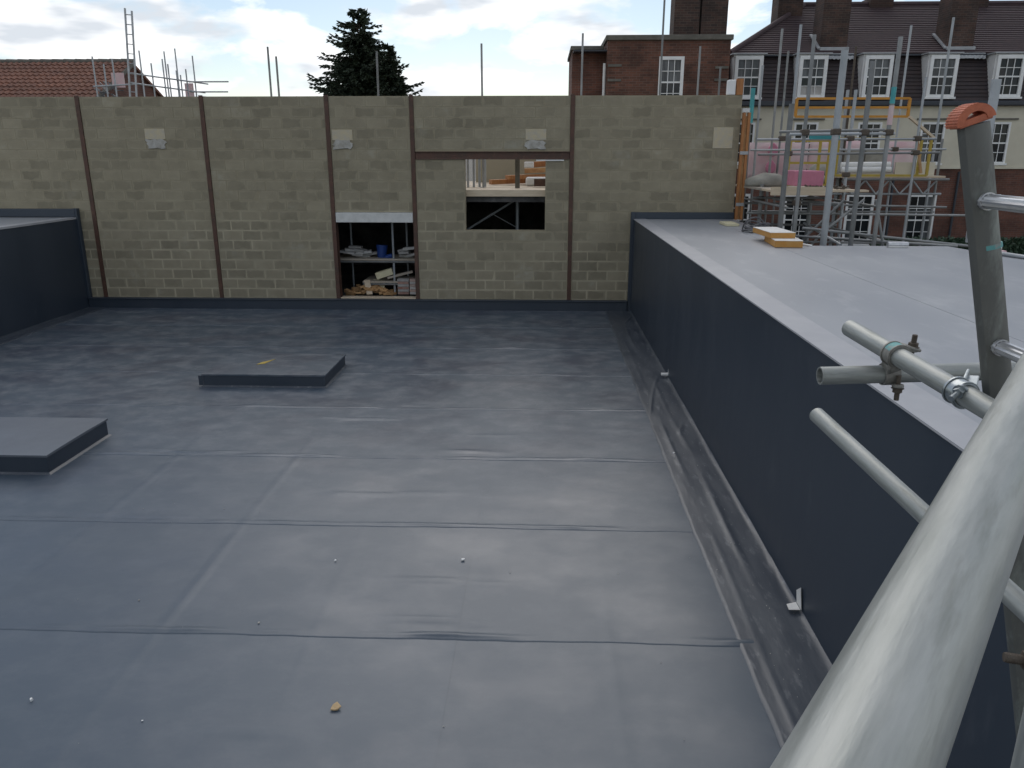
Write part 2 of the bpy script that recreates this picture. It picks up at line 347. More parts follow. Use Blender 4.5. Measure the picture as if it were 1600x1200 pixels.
for i in range(len(rows) - 1):
    y0, y1 = rows[i], rows[i + 1] + .07
    near = 1 <= i <= 6
    cuts = [XL, [-5.5, -2.9, -4.36][i % 3], 1.62]
    if 3 <= i <= 5: cuts = [XL, -4.36, -.6, 1.62]
    for k in range(len(cuts) - 1):
        m = MB(); lap(m, cuts[k] - (.06 if k else 0), cuts[k + 1], y0, y1, .0 + .0015 * (k % 2), .035 if near else .07, near)
        sheet_obj(m, 'membrane_sheet', M_ROOF, roof)
# perimeter strip along the right upstand, with folds
def fold_strip(x0, x1, y0, y1):
    m = MB(); nx = 34; ny = int((y1 - y0) / .06); vs = []; fs = []
    for j in range(ny + 1):
        y = y0 + (y1 - y0) * j / ny
        for i in range(nx + 1):
            t = i / nx; x = x0 + (x1 - x0) * t + (.022 * ns3(y * .8, 3.3) + .01 * ns3(y * 3, 8)) * (1 - t)
            z = .012 + .006 * ns3(x * 5, y * 1.2, 2)
            f1 = x0 + .16 + .05 * ns3(y * .35, 1.1); f2 = x0 + .34 + .07 * ns3(y * .3, 6.1)
            z += .012 * math.exp(-((x - f1) / .024) ** 2) * max(0, .25 + 1.3 * ns3(y * .6, 4)) + .014 * math.exp(-((x - f2) / .032) ** 2) * max(0, .3 + 1.4 * ns3(y * .5, 11))
            q_ = (x - x0 - .5 * ns3(y * .4, 40) - y * .21) % .47 - .23                      # slanting creases
            z += .012 * math.exp(-(q_ / .018) ** 2) * max(0, ns3(x * 2.0, y * .8, 50) - .05) * 3 * min(1, t * 4)
            z += .05 * max(0, (t - .86) / .14) ** 2 * (1 + .5 * ns3(y * 1.3, 30))
            if i == 0: z = .0
            vs.append((x, y, z))
    c = nx + 1
    for j in range(ny):
        for i in range(nx): fs.append((j * c + i, j * c + i + 1, (j + 1) * c + i + 1, (j + 1) * c + i))
    return m.add(vs, fs)
sheet_obj(fold_strip(1.50, 2.135, YF, YW), 'perimeter_strip', M_STRIP, roof)
mm = fold_strip(-.45, .02, 9.0, YW)
mm.v = [(-10.78 - p[0], p[1], p[2]) for p in mm.v]
sheet_obj(mm, 'perimeter_strip', M_STRIP, roof)
# upstand flashing at the foot of the block wall
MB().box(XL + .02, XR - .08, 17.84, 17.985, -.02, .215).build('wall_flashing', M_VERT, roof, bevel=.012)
MB().box(XL + .02, XR - .08, 17.815, 17.983, .217, .240).build('flashing_lip', M_VERT, roof, bevel=.006)

# ---- raised roof on the right
UZ = 2.10
poly = [(2.10, YF), (7.2, YF), (7.0, 9.2), (6.46, 12.66), (4.33, 12.66), (4.33, 17.99), (2.10, 17.99)]
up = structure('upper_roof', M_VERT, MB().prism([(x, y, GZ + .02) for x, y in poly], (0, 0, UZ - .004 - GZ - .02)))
def flat_sheet(pts, z, th=.004):
    return MB().prism([(x, y, z) for x, y in pts], (0, 0, th))
flat_sheet([(2.34, YF), (3.78, YF), (3.78, 17.95), (2.34, 17.95)], UZ - .003, .006).build('membrane_sheet', M_UPPER, up)
flat_sheet([(3.76, YF), (7.19, YF), (6.99, 9.2), (6.45, 12.65), (4.32, 12.65), (4.32, 17.95), (3.76, 17.95)], UZ - .003, .0085).build('membrane_sheet', M_UPPER, up)
m = MB(); m.prism([(2.088, YF, UZ - .004), (2.090, YF, UZ + .009), (2.37, YF, UZ + .009), (2.37, YF, UZ + .003), (2.11, YF, UZ + .002), (2.097, YF, UZ - .004)], (0, 17.95 - YF, 0))
m.build('edge_trim', M_EDGE, up)
MB().box(2.10, 4.33, 17.90, 17.982, UZ + .005, UZ + .155).build('wall_flashing', M_VERT, up, bevel=.01)
MB().box(2.03, 2.13, 17.87, 17.981, -.01, UZ + .16).build('corner_flashing', M_VERT, up, bevel=.01)
# ---- raised roof on the left
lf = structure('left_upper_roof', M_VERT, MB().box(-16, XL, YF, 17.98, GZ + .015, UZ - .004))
flat_sheet([(-16, YF), (XL - .2, YF), (XL - .2, 17.9), (-16, 17.9)], UZ - .003, .008).build('membrane_sheet', M_UPPER, lf)
MB().prism([(XL + .015, YF, UZ - .03), (XL + .015, YF, UZ + .012), (XL - .25, YF, UZ + .010), (XL - .25, YF, UZ + .003), (XL + .003, YF, UZ - .03)], (0, 20.2, 0)).build('edge_trim', M_EDGE, lf)
MB().box(-16, XL + .0, 17.86, 17.983, UZ + .016, UZ + .20).build('wall_flashing', M_VERT, lf, bevel=.01)
MB().box(XL - .06, XL + .05, 17.87, 17.984, .0, UZ + .21).build('corner_flashing', M_VERT, lf, bevel=.01)

# ================================================================== BLOCK WALL
BL, CH, ZB, ZT = .45, .225, .01, 4.735
block_me = unit('block', M_BLOCK)
def clip(a, b, holes):
    segs = [(a, b)]
    for h0, h1 in holes:
        nxt = []
        for s0, s1 in segs:
            if h1 <= s0 or h0 >= s1: nxt.append((s0, s1)); continue
            if h0 > s0: nxt.append((s0, h0))
            if h1 < s1: nxt.append((h1, s1))
        segs = nxt
    return [s for s in segs if s[1] - s[0] > .06]
def panel(x0, x1, label, holes=(), seed=0):
    """holes: (x0, x1, z0, z1) left open in the blockwork"""
    rr = random.Random(seed); p = thing('block_wall_panel', label, 'wall', 'blockwork infill panels of the far wall', ((x0 + x1) / 2, 18.1, 0))
    off = Vector(p.location)
    core = MB(); zs = sorted({ZB, ZT} | {h[2] for h in holes} | {h[3] for h in holes})
    for a, b in zip(zs, zs[1:]):
        for s0, s1 in clip(x0, x1, [(h[0], h[1]) for h in holes if h[2] < b - .001 and h[3] > a + .001]):
            core.box(s0 - off.x, s1 - off.x, 18.003 - off.y, 18.21 - off.y, a, b)
    core.build('mortar_bed', M_MORTAR, p)
    n = 21; ch = (ZT - ZB) / n; start = x0 - rr.random() * .4
    for c in range(n):
        za, zb = ZB + c * ch, ZB + (c + 1) * ch
        x = start - (BL / 2 if c % 2 else 0) + rr.uniform(-.02, .02)
        js = .026 if c < 11 else .020
        while x < x1:
            a, b = max(x, x0), min(x + BL, x1)
            if b - a > .06:
                hs = [(h[0], h[1]) for h in holes if h[2] < zb - .03 and h[3] > za + .03]
                for s0, s1 in clip(a, b, hs):
                    zz0, zz1 = za, zb
                    for h in holes:
                        if h[0] < s1 and h[1] > s0:
                            if za < h[2] < zb: zz1 = h[2]
                            if za < h[3] < zb: zz0 = h[3]
                    w = s1 - s0 - js * rr.uniform(.7, 1.2); hh = zz1 - zz0 - js * rr.uniform(.7, 1.15)
                    if hh < .03: continue
                    inst('block', block_me, p, ((s0 + s1) / 2 - off.x + rr.uniform(-.003, .003), 18.05 - off.y + rr.uniform(-.003, .0025), (zz0 + zz1) / 2 + rr.uniform(-.003, .003)),
                         (w, .1, hh), (rr.uniform(-.004, .004), rr.uniform(-.005, .005), rr.uniform(-.005, .005)))
            x += BL
    return p
CX = [-10.375, -7.565, -4.765, -2.88, .672]; CW = .047
panel(-13.0, CX[0] - CW, 'leftmost pale grey-brown concrete block wall panel above the left raised roof', seed=1)
P1 = panel(CX[0] + CW, CX[1] - CW, 'concrete block wall panel between the two leftmost rusty columns', seed=2)
panel(CX[1] + CW, CX[2] - CW, 'plain concrete block wall panel without any patch, left of the doorway', seed=3)
P3 = panel(CX[2] + CW, CX[3] - CW, 'narrow concrete block wall panel above the open doorway and white lintel', [(CX[2] + CW - .01, CX[3] - CW + .01, .2, 2.235)], seed=4)
P4 = panel(CX[3] + CW, CX[4] - CW, 'concrete block wall panel with the square window opening and red beam', [(-1.72, .09, 1.835, 3.398), (CX[3], CX[4], 3.398, 3.567)], seed=5)
P5 = panel(CX[4] + CW, 4.33, 'rightmost concrete block wall panel ending at the orange timber posts', seed=6)
def patch(p, x0, x1, z0, z1, full=False, seed=0):
    rr = random.Random(seed); ox = p.location.x; oy = p.location.y; zm = z0 if full else (z0 + z1) / 2 - .01
    MB().box(x0 - ox, x1 - ox, 17.986 - oy, 18.004 - oy, zm, z1).build('padstone', M_PAD, p, bevel=.006)
    if full: return
    pts = []
    for i in range(22):
        t = i / 22 * 2 * PI; cx, cz = math.cos(t), math.sin(t); k = 1 / max(abs(cx), abs(cz))
        pts.append(((x0 + x1) / 2 - ox + cx * k * ((x1 - x0) / 2 + .02) * rr.uniform(.68, 1.05), 17.975 - oy, (z0 + zm) / 2 + .01 + cz * k * (zm - z0) / 2 * rr.uniform(.72, 1.10)))
    MB().prism(pts, (0, .03, 0)).build('mortar_patch', M_PATCH, p, bevel=.005)
patch(P1, -8.93, -8.47, 3.62, 4.06, seed=11)
patch(P3, -4.68, -4.22, 3.60, 4.03, seed=12)
patch(P4, -.36, .10, 3.60, 4.04, seed=13)
patch(P5, 3.76, 4.19, 3.63, 4.07, True)

# steel columns (H sections) and the beam
clabs = ['leftmost rust-red steel column, nearest the left raised roof', 'second rust-red steel column from the left in the block wall', 'rust-red steel column on the left side of the doorway',
         'rust-red steel column between doorway and window panel', 'rightmost rust-red steel column, right of the window']
for x, lb in zip(CX, clabs):
    c = thing('steel_column', lb, 'column', 'steel columns in the block wall', (x, 18.06, .2))
    w = CW - .002
    MB().box(-w, w, -.085, -.062, .0, 4.56).build('flange', M_RED, c, bevel=.003)
    MB().box(-w, w, .12, .14, 0, 4.55).build('flange', M_RED, c)
    MB().box(-.006, .006, -.0615, .1195, 0, 4.55).build('web', M_RED, c)
b = thing('steel_beam', 'horizontal rust-red steel beam above the window opening', 'beam', None, ((CX[3] + CX[4]) / 2, 18.05, 3.4))
hl = (CX[4] - CX[3]) / 2 - CW - .004
MB().box(-hl, hl, -.085, .14, .155, .168).build('flange', M_RED, b)
MB().box(-hl, hl, -.085, .14, -.003, .010).build('flange', M_RED, b)
MB().box(-hl, hl, -.045, -.035, .0105, .1545).build('web', M_RED, b)
ln = MB().box(CX[2] + CW + .004, CX[3] - CW - .004, 17.985, 18.2, 2.005, 2.228).build('lintel', M_LINTEL, bevel=.006)
tag(ln, 'white precast concrete lintel over the doorway', 'lintel')
sill = MB().box(CX[2] + CW + .006, CX[3] - CW - .006, 17.984, 18.22, .205, .262).build('door_sill', M_WOOD, bevel=.004)
tag(sill, 'pale timber sill board along the doorway bottom', 'sill')

# ================================================================== BEHIND THE WALL: dark room, deck and stores
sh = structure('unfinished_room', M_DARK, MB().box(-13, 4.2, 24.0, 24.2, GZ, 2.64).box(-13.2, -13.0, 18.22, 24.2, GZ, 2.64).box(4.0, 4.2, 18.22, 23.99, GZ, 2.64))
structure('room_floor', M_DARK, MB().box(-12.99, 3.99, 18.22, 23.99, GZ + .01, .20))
dk = thing('timber_deck', 'pale timber deck seen through the window opening', 'deck', None, (-4.4, 18.5, 2.65))
y = 18.32 - 18.5; k = 0
pl = MB().box(-8.5, 8.5, -.1, .1, -.02, .02).mesh('plank', M_WOOD)
while y < 5.6:
    inst('plank', pl, dk, (random.uniform(-.02, .02), y + .1, .055 + random.uniform(-.003, .003))); y += .206
MB().box(-8.5, 8.5, -.27, -.19, -.07, .075).build('edge_board', M_WOOD, dk)
MB().box(-8.5, 8.5, -.18, -.14, -.20, .03).build('joist', M_DARK, dk)
# things on the deck, seen through the window opening
for i, (x, yy) in enumerate([(-1.80, 19.6), (-1.67, 19.75), (-1.54, 19.9), (-1.41, 20.05)]):
    tag(MB().tube((x, yy, 2.725), (x, yy, 4.3), .03, 10).build('prop_tube', M_GALVL, smooth=True),
        ['leftmost of four pale upright props inside the window opening', 'second of four pale upright props inside the window opening', 'third of four pale upright props inside the window opening', 'rightmost of four pale upright props inside the window opening'][i], 'prop', 'pale props standing on the deck')
tag(MB().box(-.63, -.52, 19.2, 19.36, 2.726, 4.1).build('upright_post', M_STONE), 'grey upright post standing on the deck in the window opening', 'post')
tag(MB().box(-1.9, .6, 23.2, 23.5, 2.728, 3.5).build('low_block_wall', M_BLOCK), 'low grey block wall at the back of the deck', 'wall')
def loose(name, m, p, q, w, h, lab, cat, grp=None, bev=.0):
    return tag(MB().bar(p, q, w, h).build(name, m, bevel=bev), lab, cat, grp)
loose('timber_joist', M_TIMB, (-1.35, 21.2, 2.80), (.9, 22.2, 2.86), .22, .12, 'long orange timber joist lying across the deck', 'timber')
loose('timber_joist', M_TIMB, (-.9, 21.0, 2.93), (1.1, 21.9, 2.97), .25, .1, 'orange timber joist on top of the joist pile', 'timber')
loose('timber_joist', M_WOODD, (-.45, 21.6, 3.08), (1.2, 21.6, 3.16), .4, .12, 'brown timber stack behind the grey deck post', 'timber')
loose('timber_joist', M_TIMB, (-.4, 22.2, 3.22), (1.2, 22.3, 3.36), .5, .14, 'raised orange timber under the red beam', 'timber')
tag(MB().box(-.4, .15, 20.4, 20.7, 2.727, 2.95).build('white_sack', M_FOIL, bevel=.06, seg=3), 'crumpled white sack on the deck', 'sack')
tag(MB().box(-.18, .35, 19.7, 19.8, 2.75, 2.93).build('brown_box', M_RED, bevel=.005), 'dark red-brown box at the right of the window opening', 'box')
tag(MB().box(-.45, -.2, 21.0, 21.2, 3.17, 3.32).build('white_pack', M_FOIL, bevel=.02), 'small white pack on the timber stack', 'pack')
tag(MB().box(-.12, .5, 17.972, 17.99, 3.365, 3.392).build('white_batten', M_WHITE), 'thin white batten under the red beam', 'batten')
# props and brace under the deck
for p, q, r, lb in [((-.58, 19.5, .2), (-.58, 19.5, 2.45), .045, 'grey upright prop in the dark below the deck'), ((-1.82, 19.45, 1.72), (-.57, 19.45, 2.47), .028, 'grey diagonal brace in the dark below the deck'),
                    ((-1.25, 19.7, 2.1), (-.6, 19.7, 1.75), .012, 'thin dark rod beneath the diagonal brace')]:
    tag(MB().tube(p, q, r, 10).build('steel_prop', M_GALVL, smooth=True), lb, 'prop')

# doorway store: scaffold shelf, slabs, offcuts, stacked bricks
sc = thing('storage_scaffold', 'dark scaffold shelf full of rubble inside the doorway', 'scaffold', None, (-3.9, 19.0, .2))
def rel(o, p): c = Vector(o.location); return tuple(Vector(p) - c)
for x, yy, r in [(-3.53, 18.6, .026), (-3.33, 19.4, .024), (-4.75, 19.5, .024), (-4.9, 18.7, .024), (-3.62, 19.0, .022)]:
    MB().tube(rel(sc, (x, yy, .2)), rel(sc, (x, yy, 2.6 if r != .022 else .9)), r, 8).build('standard', M_GALVL, sc, smooth=True)
for z, xs in ((1.06, (-4.95, -2.9)), (.52, (-4.3, -2.9))):
    for yy in (18.66, 18.9, 19.14, 19.38):
        MB().box(xs[0] + 3.9, xs[1] + 3.9, yy - 19.0 - .11, yy - 19.0 + .11, z - .2, z - .2 + .04).build('board', M_DECKD, sc)
    MB().tube((xs[0] + 3.9, -.42, z - .235), (xs[1] + 3.9, -.42, z - .235), .024, 8).build('ledger', M_GALVD, sc, smooth=True)
rr = random.Random(5)
slabs = []
for i in range(9): slabs.append((-4.42 + rr.uniform(-.25, .25), 18.85 + rr.uniform(-.1, .15), 1.13 + .05 * (i // 2), rr.uniform(-.3, .3), rr.uniform(-.15, .15)))
for i in range(5): slabs.append((-3.2 + rr.uniform(-.12, .12), 18.85 + rr.uniform(-.1, .1), 1.13 + .05 * i, rr.uniform(-.3, .3), rr.uniform(-.3, .1)))
slab_me = unit('stone_slab', M_SLAB)
for i, (x, yy, z, a, bb) in enumerate(slabs):
    o = inst('stone_slab', slab_me, None, (x, yy, z), (rr.uniform(.25, .4), .22, .055), (0, bb, a))
    tag(o, 'pale broken slab in the left heap on the upper doorway shelf' if i < 9 else 'pale slab in the right heap on the upper doorway shelf', 'slab', 'slab heap left' if i < 9 else 'slab heap right')
m = MB(); m.tube((-3.86, 18.8, 1.10), (-3.84, 18.82, 1.40), .10, 14, r2=.14); m.tube((-3.75, 18.78, 1.10), (-3.58, 18.75, 1.16), .06, 10)
tag(m.build('blue_bucket', M_BLUE, smooth=True), 'bright blue plastic bucket on the upper doorway shelf', 'bucket')
loose('foam_offcut', M_YEL, (-3.97, 18.62, .68), (-3.58, 18.66, .80), .2, .15, 'pale yellow foam block tilted on the lower doorway shelf', 'foam')
loose('plank_offcut', M_DECKD, (-3.7, 18.62, .64), (-3.1, 18.7, .78), .12, .05, 'grey plank end beside the yellow foam block', 'plank')
off_me = unit('timber_offcut', M_WOODD)
for i in range(22):
    x = rr.uniform(-4.62, -3.62); h = .28 + .22 * max(0, 1 - abs(x + 4.15) / .55) * rr.random()
    tag(inst('timber_offcut', off_me, None, (x, rr.uniform(18.4, 18.75), h), (rr.uniform(.16, .34), rr.uniform(.07, .14), rr.uniform(.04, .08)), (rr.uniform(-.4, .4), rr.uniform(-.5, .5), rr.uniform(-1.4, 1.4))),
        'brown timber offcut in the heap at the doorway foot', 'offcut', 'timber offcuts in the doorway')
loose('leaning_board', M_WOOD, (-4.10, 18.35, .27), (-4.2, 18.55, .58), .14, .03, 'pale board leaning in the offcut heap', 'board')
loose('foam_sheet', M_YEL, (-3.95, 18.62, .28), (-3.93, 18.75, .56), .3, .04, 'pale green-grey panel propped behind the offcuts', 'panel')
br_me = unit('brick_bundle', M_BRICKL); br2_me = unit('brick_bundle', M_SLAB)
for c in range(2):
    for k in range(6):
        tag(inst('stacked_block', [br_me, br2_me][(k + c) % 2], None, (-3.29 + c * .29, 18.5 + rr.uniform(-.01, .01), .30 + k * .062), (.27 * rr.uniform(.95, 1.03), .2, .056), (0, 0, rr.uniform(-.04, .04))),
            'brick, ' + ['bottom', 'second from bottom', 'third from bottom', 'third from top', 'second from top', 'topmost'][k] + ' of the ' + ('left' if c == 0 else 'right') + ' column stacked in the doorway', 'brick', 'bricks stacked in the doorway')

# ================================================================== HATCHES AND LITTER ON THE ROOF
def hatch(x0, x1, y0, y1, h, lb, top_m):
    t = thing('roof_hatch', lb, 'hatch', 'membrane covered hatches on the flat roof', ((x0 + x1) / 2, (y0 + y1) / 2, 0))
    w, d = (x1 - x0) / 2, (y1 - y0) / 2
    MB().box(-w, w, -d, d, .0, h).build('kerb', M_VERT, t, bevel=.012)
    m = MB(); n = 14; vs = []; fs = []
    for i in range(n + 1):
        for j in range(n + 1):
            u, v = i / n * 2 - 1, j / n * 2 - 1
            vs.append((u * (w + .012), v * (d + .012), h + .008 + .006 * ns3(u * 2 + x0, v * 2, 4) - .012 * (u * u + v * v) * .3))
    for i in range(n):
        for j in range(n): a = i * (n + 1) + j; fs.append((a, a + n + 1, a + n + 2, a + 1))
    edge = [i * (n + 1) for i in range(n + 1)] + [n * (n + 1) + j for j in range(1, n + 1)] + [i * (n + 1) + n for i in range(n - 1, -1, -1)] + [j for j in range(n - 1, 0, -1)]
    b0 = len(vs)
    for e_ in edge: vs.append((vs[e_][0], vs[e_][1], h - .022))
    for k in range(len(edge)): q = (k + 1) % len(edge); fs.append((edge[k], b0 + k, b0 + q, edge[q]))
    m.add(vs, fs); m.build('top_sheet', top_m, t, smooth=True)
    m = MB(); f = .03                                                  # dressed fillet where the kerb meets the roof
    o_ = [(-w - f, -d - f), (w + f, -d - f), (w + f, d + f), (-w - f, d + f)]; i_ = [(-w - .001, -d - .001), (w + .001, -d - .001), (w + .001, d + .001), (-w - .001, d + .001)]
    m.add([(x, y, .001) for x, y in o_] + [(x, y, .022) for x, y in i_], [(k, (k + 1) % 4, 4 + (k + 1) % 4, 4 + k) for k in range(4)])
    m.build('fillet', M_STRIP, t)
    for sx in (-1, 1):
        MB().box(sx * w - .07, sx * w + .0015, -d - .0018, -d + .004, .02, h - .024).build('corner_patch', M_VERT, t)
    return t
H1 = hatch(-5.28, -3.35, 11.5, 12.82, .20, 'farther low black membrane-covered roof hatch nearer the wall', M_ROOF)
hatch(-7.5, -5.58, 7.99, 9.26, .23, 'nearer low black membrane-covered roof hatch at the left edge', M_HATCH)
def chip(x, y, s, m, name, lb, cat, h=.3, z=.012):
    rr = random.Random(int(x * 999 + y * 77)); pts = []
    for i in range(7): a = i / 7 * 2 * PI; r = s * rr.uniform(.45, 1); pts.append((x + math.cos(a) * r * .75, y + math.sin(a) * r * .9, z - .004 + rr.uniform(0, s * .25)))
    return tag(MB().prism(pts, (rr.uniform(-.2, .2) * s, 0, s * h)).build(name, m), lb, cat)
chip(-.67, 6.2, .026, M_CHIP, 'foam_chip', 'largest white chip lying mid-roof near the lap joint', 'chip')
chip(-3.36, 4.23, .016, M_CHIP, 'foam_chip', 'white chip on the roof near the bottom left corner', 'chip', 1.0)
chip(-1.31, 4.23, .056, M_LEAF, 'dry_leaf', 'tan dry leaf lying on the near roof membrane', 'leaf', .15)
chip(-1.81, 6.15, .016, M_CHIP, 'foam_chip', 'tiny pale chip left of the largest white chip', 'chip')
chip(1.63, 8.78, .022, M_CHIP, 'foam_chip', 'small white chip in the fold beside the right upstand', 'chip', .5, .05)
chip(-2.53, 4.07, .010, M_CHIP, 'foam_chip', 'tiny white speck low on the near roof', 'chip')
chip(-2.16, 5.17, .014, M_PATCH, 'mortar_crumb', 'grey mortar crumb on the near roof membrane', 'crumb')
chip(-3.25, 5.45, .014, M_PATCH, 'mortar_crumb', 'grey mortar crumb left of centre on the near roof', 'crumb', .2)
t = thing('paper_tag', 'folded white paper tag at the foot of the right upstand', 'tag', None, (2.085, 5.5, .05))
MB().prism([(0, -.06, 0), (0, .05, .0), (-.005, .07, .10), (-.005, -.01, .17)], (.004, 0, 0)).build('upright_leaf', M_FOIL, t)
MB().prism([(-.006, -.06, 0), (-.09, -.05, -.008), (-.085, .03, -.008), (-.006, .05, 0)], (0, 0, .003)).build('flat_leaf', M_FOIL, t)
t = thing('metal_clip', 'small white clip with a wire beside the right upstand', 'clip', None, (2.06, 12.25, .05))
MB().box(-.07, .07, -.03, .03, 0, .03).build('clip_body', M_CHIP, t); MB().tube((.04, 0, .03), (.05, 0, .16), .006, 6).build('wire', M_CHIP, t)
m = MB(); m.prism([(-4.62, 12.05, .213), (-4.5, 12.12, .213), (-4.42, 12.42, .213), (-4.5, 12.30, .213), (-4.58, 12.20, .213)], (0, 0, .003))
tag(m.build('yellow_scrap', M_YELLP), 'faded yellow tape scrap on the farther hatch', 'tape')

gm = MB(); rr = random.Random(77)
for i in range(260):
    if rr.random() < .45: x, y, z = rr.uniform(1.55, 2.08), rr.uniform(3, 17.7), .03
    elif rr.random() < .6: x, y, z = rr.uniform(-10.6, 1.5), rr.uniform(10.5, 17.7), .006
    else: x, y, z = rr.uniform(-6, 1.5), rr.uniform(3.2, 10.5), .006
    r_ = rr.uniform(.0025, .0075); q = [(x + r_ * rr.uniform(.5, 1.2) * math.cos(a), y + r_ * rr.uniform(.5, 1.2) * math.sin(a), z) for a in (0, 1.6, 3.1, 4.7)]
    gm.add(q + [(x, y, z + r_ * rr.uniform(.6, 1.2))], [(0, 1, 4), (1, 2, 4), (2, 3, 4), (3, 0, 4)])
tag(gm.build('roof_grit', M_PATCH), 'fine pale mortar grit scattered over the roof membrane', 'grit', kind='stuff')

# ================================================================== ON THE RIGHT RAISED ROOF
def board_stack(p, rz, w, d, h, lb):
    t = thing('insulation_board', lb, 'insulation', 'insulation boards on the raised roof', p); t.rotation_euler.z = rz
    MB().box(-w / 2, w / 2, -d / 2, d / 2, 0, h).build('foam_core', M_PIR, t, bevel=.004)
    MB().box(-w / 2 - .002, w / 2 + .002, -d / 2 - .002, d / 2 + .002, h, h + .006).build('foil_face', M_FOIL, t)
board_stack((3.92, 12.83, UZ + .008), -.10, .42, .95, .10, 'lower orange foam insulation board on the raised roof')
board_stack((3.86, 13.20, UZ + .116), .02, .40, 1.0, .085, 'upper white-faced insulation board lying across the lower one')
tag(MB().box(-.13, .13, -.32, .32, 0, .05).build('foam_offcut', M_YEL, bevel=.006), 'small pale foam offcut alone by the right end of the wall', 'foam').location = (3.88, 16.4, UZ + .008)
t = thing('cable_coil', 'coil of black cable on the raised roof behind the insulation boards', 'cable', None, (4.02, 14.9, UZ + .01))
for k in range(5):
    m = MB(); rr = random.Random(k); rad = .20 + .02 * rr.random(); n = 28
    pts = [Vector((math.cos(a) * rad + .012 * k, math.sin(a) * rad * 1.4, .03 + .03 * k + .03 * math.sin(a * 2 + k))) for a in [i / n * 2 * PI for i in range(n)]]
    for i in range(n): m.tube(pts[i], pts[(i + 1) % n], .014, 6)
    m.build('cable_loop', M_CABLE, t, smooth=True)
m = MB()
for i in range(12): a0, a1 = PI * i / 12, PI * (i + 1) / 12; m.tube((math.cos(a0) * .22, .1, math.sin(a0) * .26), (math.cos(a1) * .22, .1, math.sin(a1) * .26), .016, 6)
m.build('cable_loop', M_CABLE, t, smooth=True); MB().box(-.12, .12, -.15, .05, .02, .06).build('plug_block', M_FOIL, t)
t = thing('foil_roll', 'short silver foil roll on the far edge of the raised roof', 'roll', None, (5.58, 12.45, UZ + .05))
MB().tube((-.155, 0, 0), (.155, 0, 0), .045, 14).build('roll', M_ALU, t, smooth=True); MB().box(-.15, .15, -.05, .04, -.04, -.02).build('loose_flap', M_FOIL, t)
tag(MB().bar((4.05, 12.9, UZ + .02), (4.28, 12.55, UZ + .02), .06, .02).build('white_strip', M_CHIP), 'thin white strip beside the insulation boards', 'strip')
tag(MB().tube((6.50, 12.10, UZ + .05), (6.92, 12.0, UZ + .05), .035, 10).build('white_pipe', M_WHITE, smooth=True), 'short white pipe lying at the raised roof corner', 'pipe')
tag(MB().tube((6.52, 11.75, UZ + .04), (7.1, 9.9, UZ + .02), .03, 10).build('edge_pipe', M_GALVL, smooth=True), 'grey pipe running along the right edge of the raised roof', 'pipe')
tag(MB().box(6.56, 6.72, 11.50, 11.65, UZ + .01, UZ + .07).build('pink_offcut', M_PINK, bevel=.01), 'small pink foam offcut on the raised roof edge', 'foam')
# timber posts at the wall end
t = thing('timber_post_pair', 'tall pair of orange timber battens fixed at the right end of the block wall', 'post', None, (4.42, 17.9, UZ))
MB().box(-.075, -.025, -.05, .05, 0, 2.27).build('batten', M_TIMB, t); MB().box(.03, .085, -.05, .05, 0.0, 2.27).build('batten', M_TIMB, t)
MB().box(-.024, .029, .0, .04, 0, 2.2).build('packing_strip', M_WOODD, t)
for z in (.30, 1.40): MB().box(-.085, .095, -.056, -.051, z, z + .07).build('strap', M_LEAD, t)
MB().box(-.09, .06, -.04, .06, 2.275, 2.36).build('cap_block', M_LINTEL, t)
tag(MB().box(4.0, 4.17, 17.98, 18.15, ZT + .002, ZT + .31).build('white_box', M_WHITE, bevel=.02), 'white box on top of the right end of the block wall', 'box')
tag(MB().box(4.19, 4.33, 17.98, 18.1, ZT + .002, ZT + .33).build('timber_block', M_TIMB, bevel=.004), 'orange timber block on the wall top beside the white box', 'timber')

# ================================================================== POLES BEHIND THE WALL
plabs = ['taller of two thin poles rising over the wall left of the conifer', 'shorter of two thin poles rising over the wall left of the conifer', 'thin pole in front of the dark conifer', 'lone thin pole against the sky right of the conifer',
         'thin pole in front of the left wing of the brick building', 'tallest thin pole beside the brick building window', 'thin pole right of the brick building window', 'shortest thin pole near the right corner of the brick building']
for (x, z), lb in zip([(-6.52, 5.947), (-6.324, 5.735), (-3.934, 5.837), (-1.423, 5.993), (.917, 6.2), (2.769, 6.9), (3.65, 5.91), (4.155, 5.46)], plabs):
    t = thing('scaffold_pole', lb, 'pole', 'thin scaffold poles rising over the wall', (x, 19.6, 2.725))
    MB().tube((0, 0, 0), (random.uniform(-.03, .03), 0, z - 2.725), .0242, 10).build('tube', M_GALVD, t, smooth=True)
    MB().box(-.075, .075, -.075, .075, -.003, .005).build('base_plate', M_GALVD, t)

# ================================================================== TILED HOUSE ON THE LEFT
XG, YRG, ZRG = -15.05, 30.0, 6.73
hs = thing('tiled_house', 'house with orange terracotta tiled roof behind the wall at the far left', 'house', None, (-20, 30, GZ))
def loc(o, p): return tuple(Vector(p) - Vector(o.location))
def place(mb, o):
    c = Vector(o.location); mb.v = [(p[0] - c.x, p[1] - c.y, p[2] - c.z) for p in mb.v]; return mb
ye, ze = 26.2, 4.86; yb, zb_ = 33.8, 4.86
place(MB().prism([(XG, ye + .3, GZ), (XG, yb - .3, GZ), (XG, yb - .3, zb_), (XG, YRG, ZRG - .10), (XG, ye + .3, ze)], (-9.5, 0, 0)), hs).build('wall', M_BRICKW, hs)
sl_len = math.hypot(YRG - ye, ZRG - ze); dy, dz = (ye - YRG) / sl_len, (ze - ZRG) / sl_len; ny, nz = -(-dz), 0
nrm = Vector((0, dz, -dy)).normalized()
if nrm.z < 0: nrm = -nrm
ncourse = 13
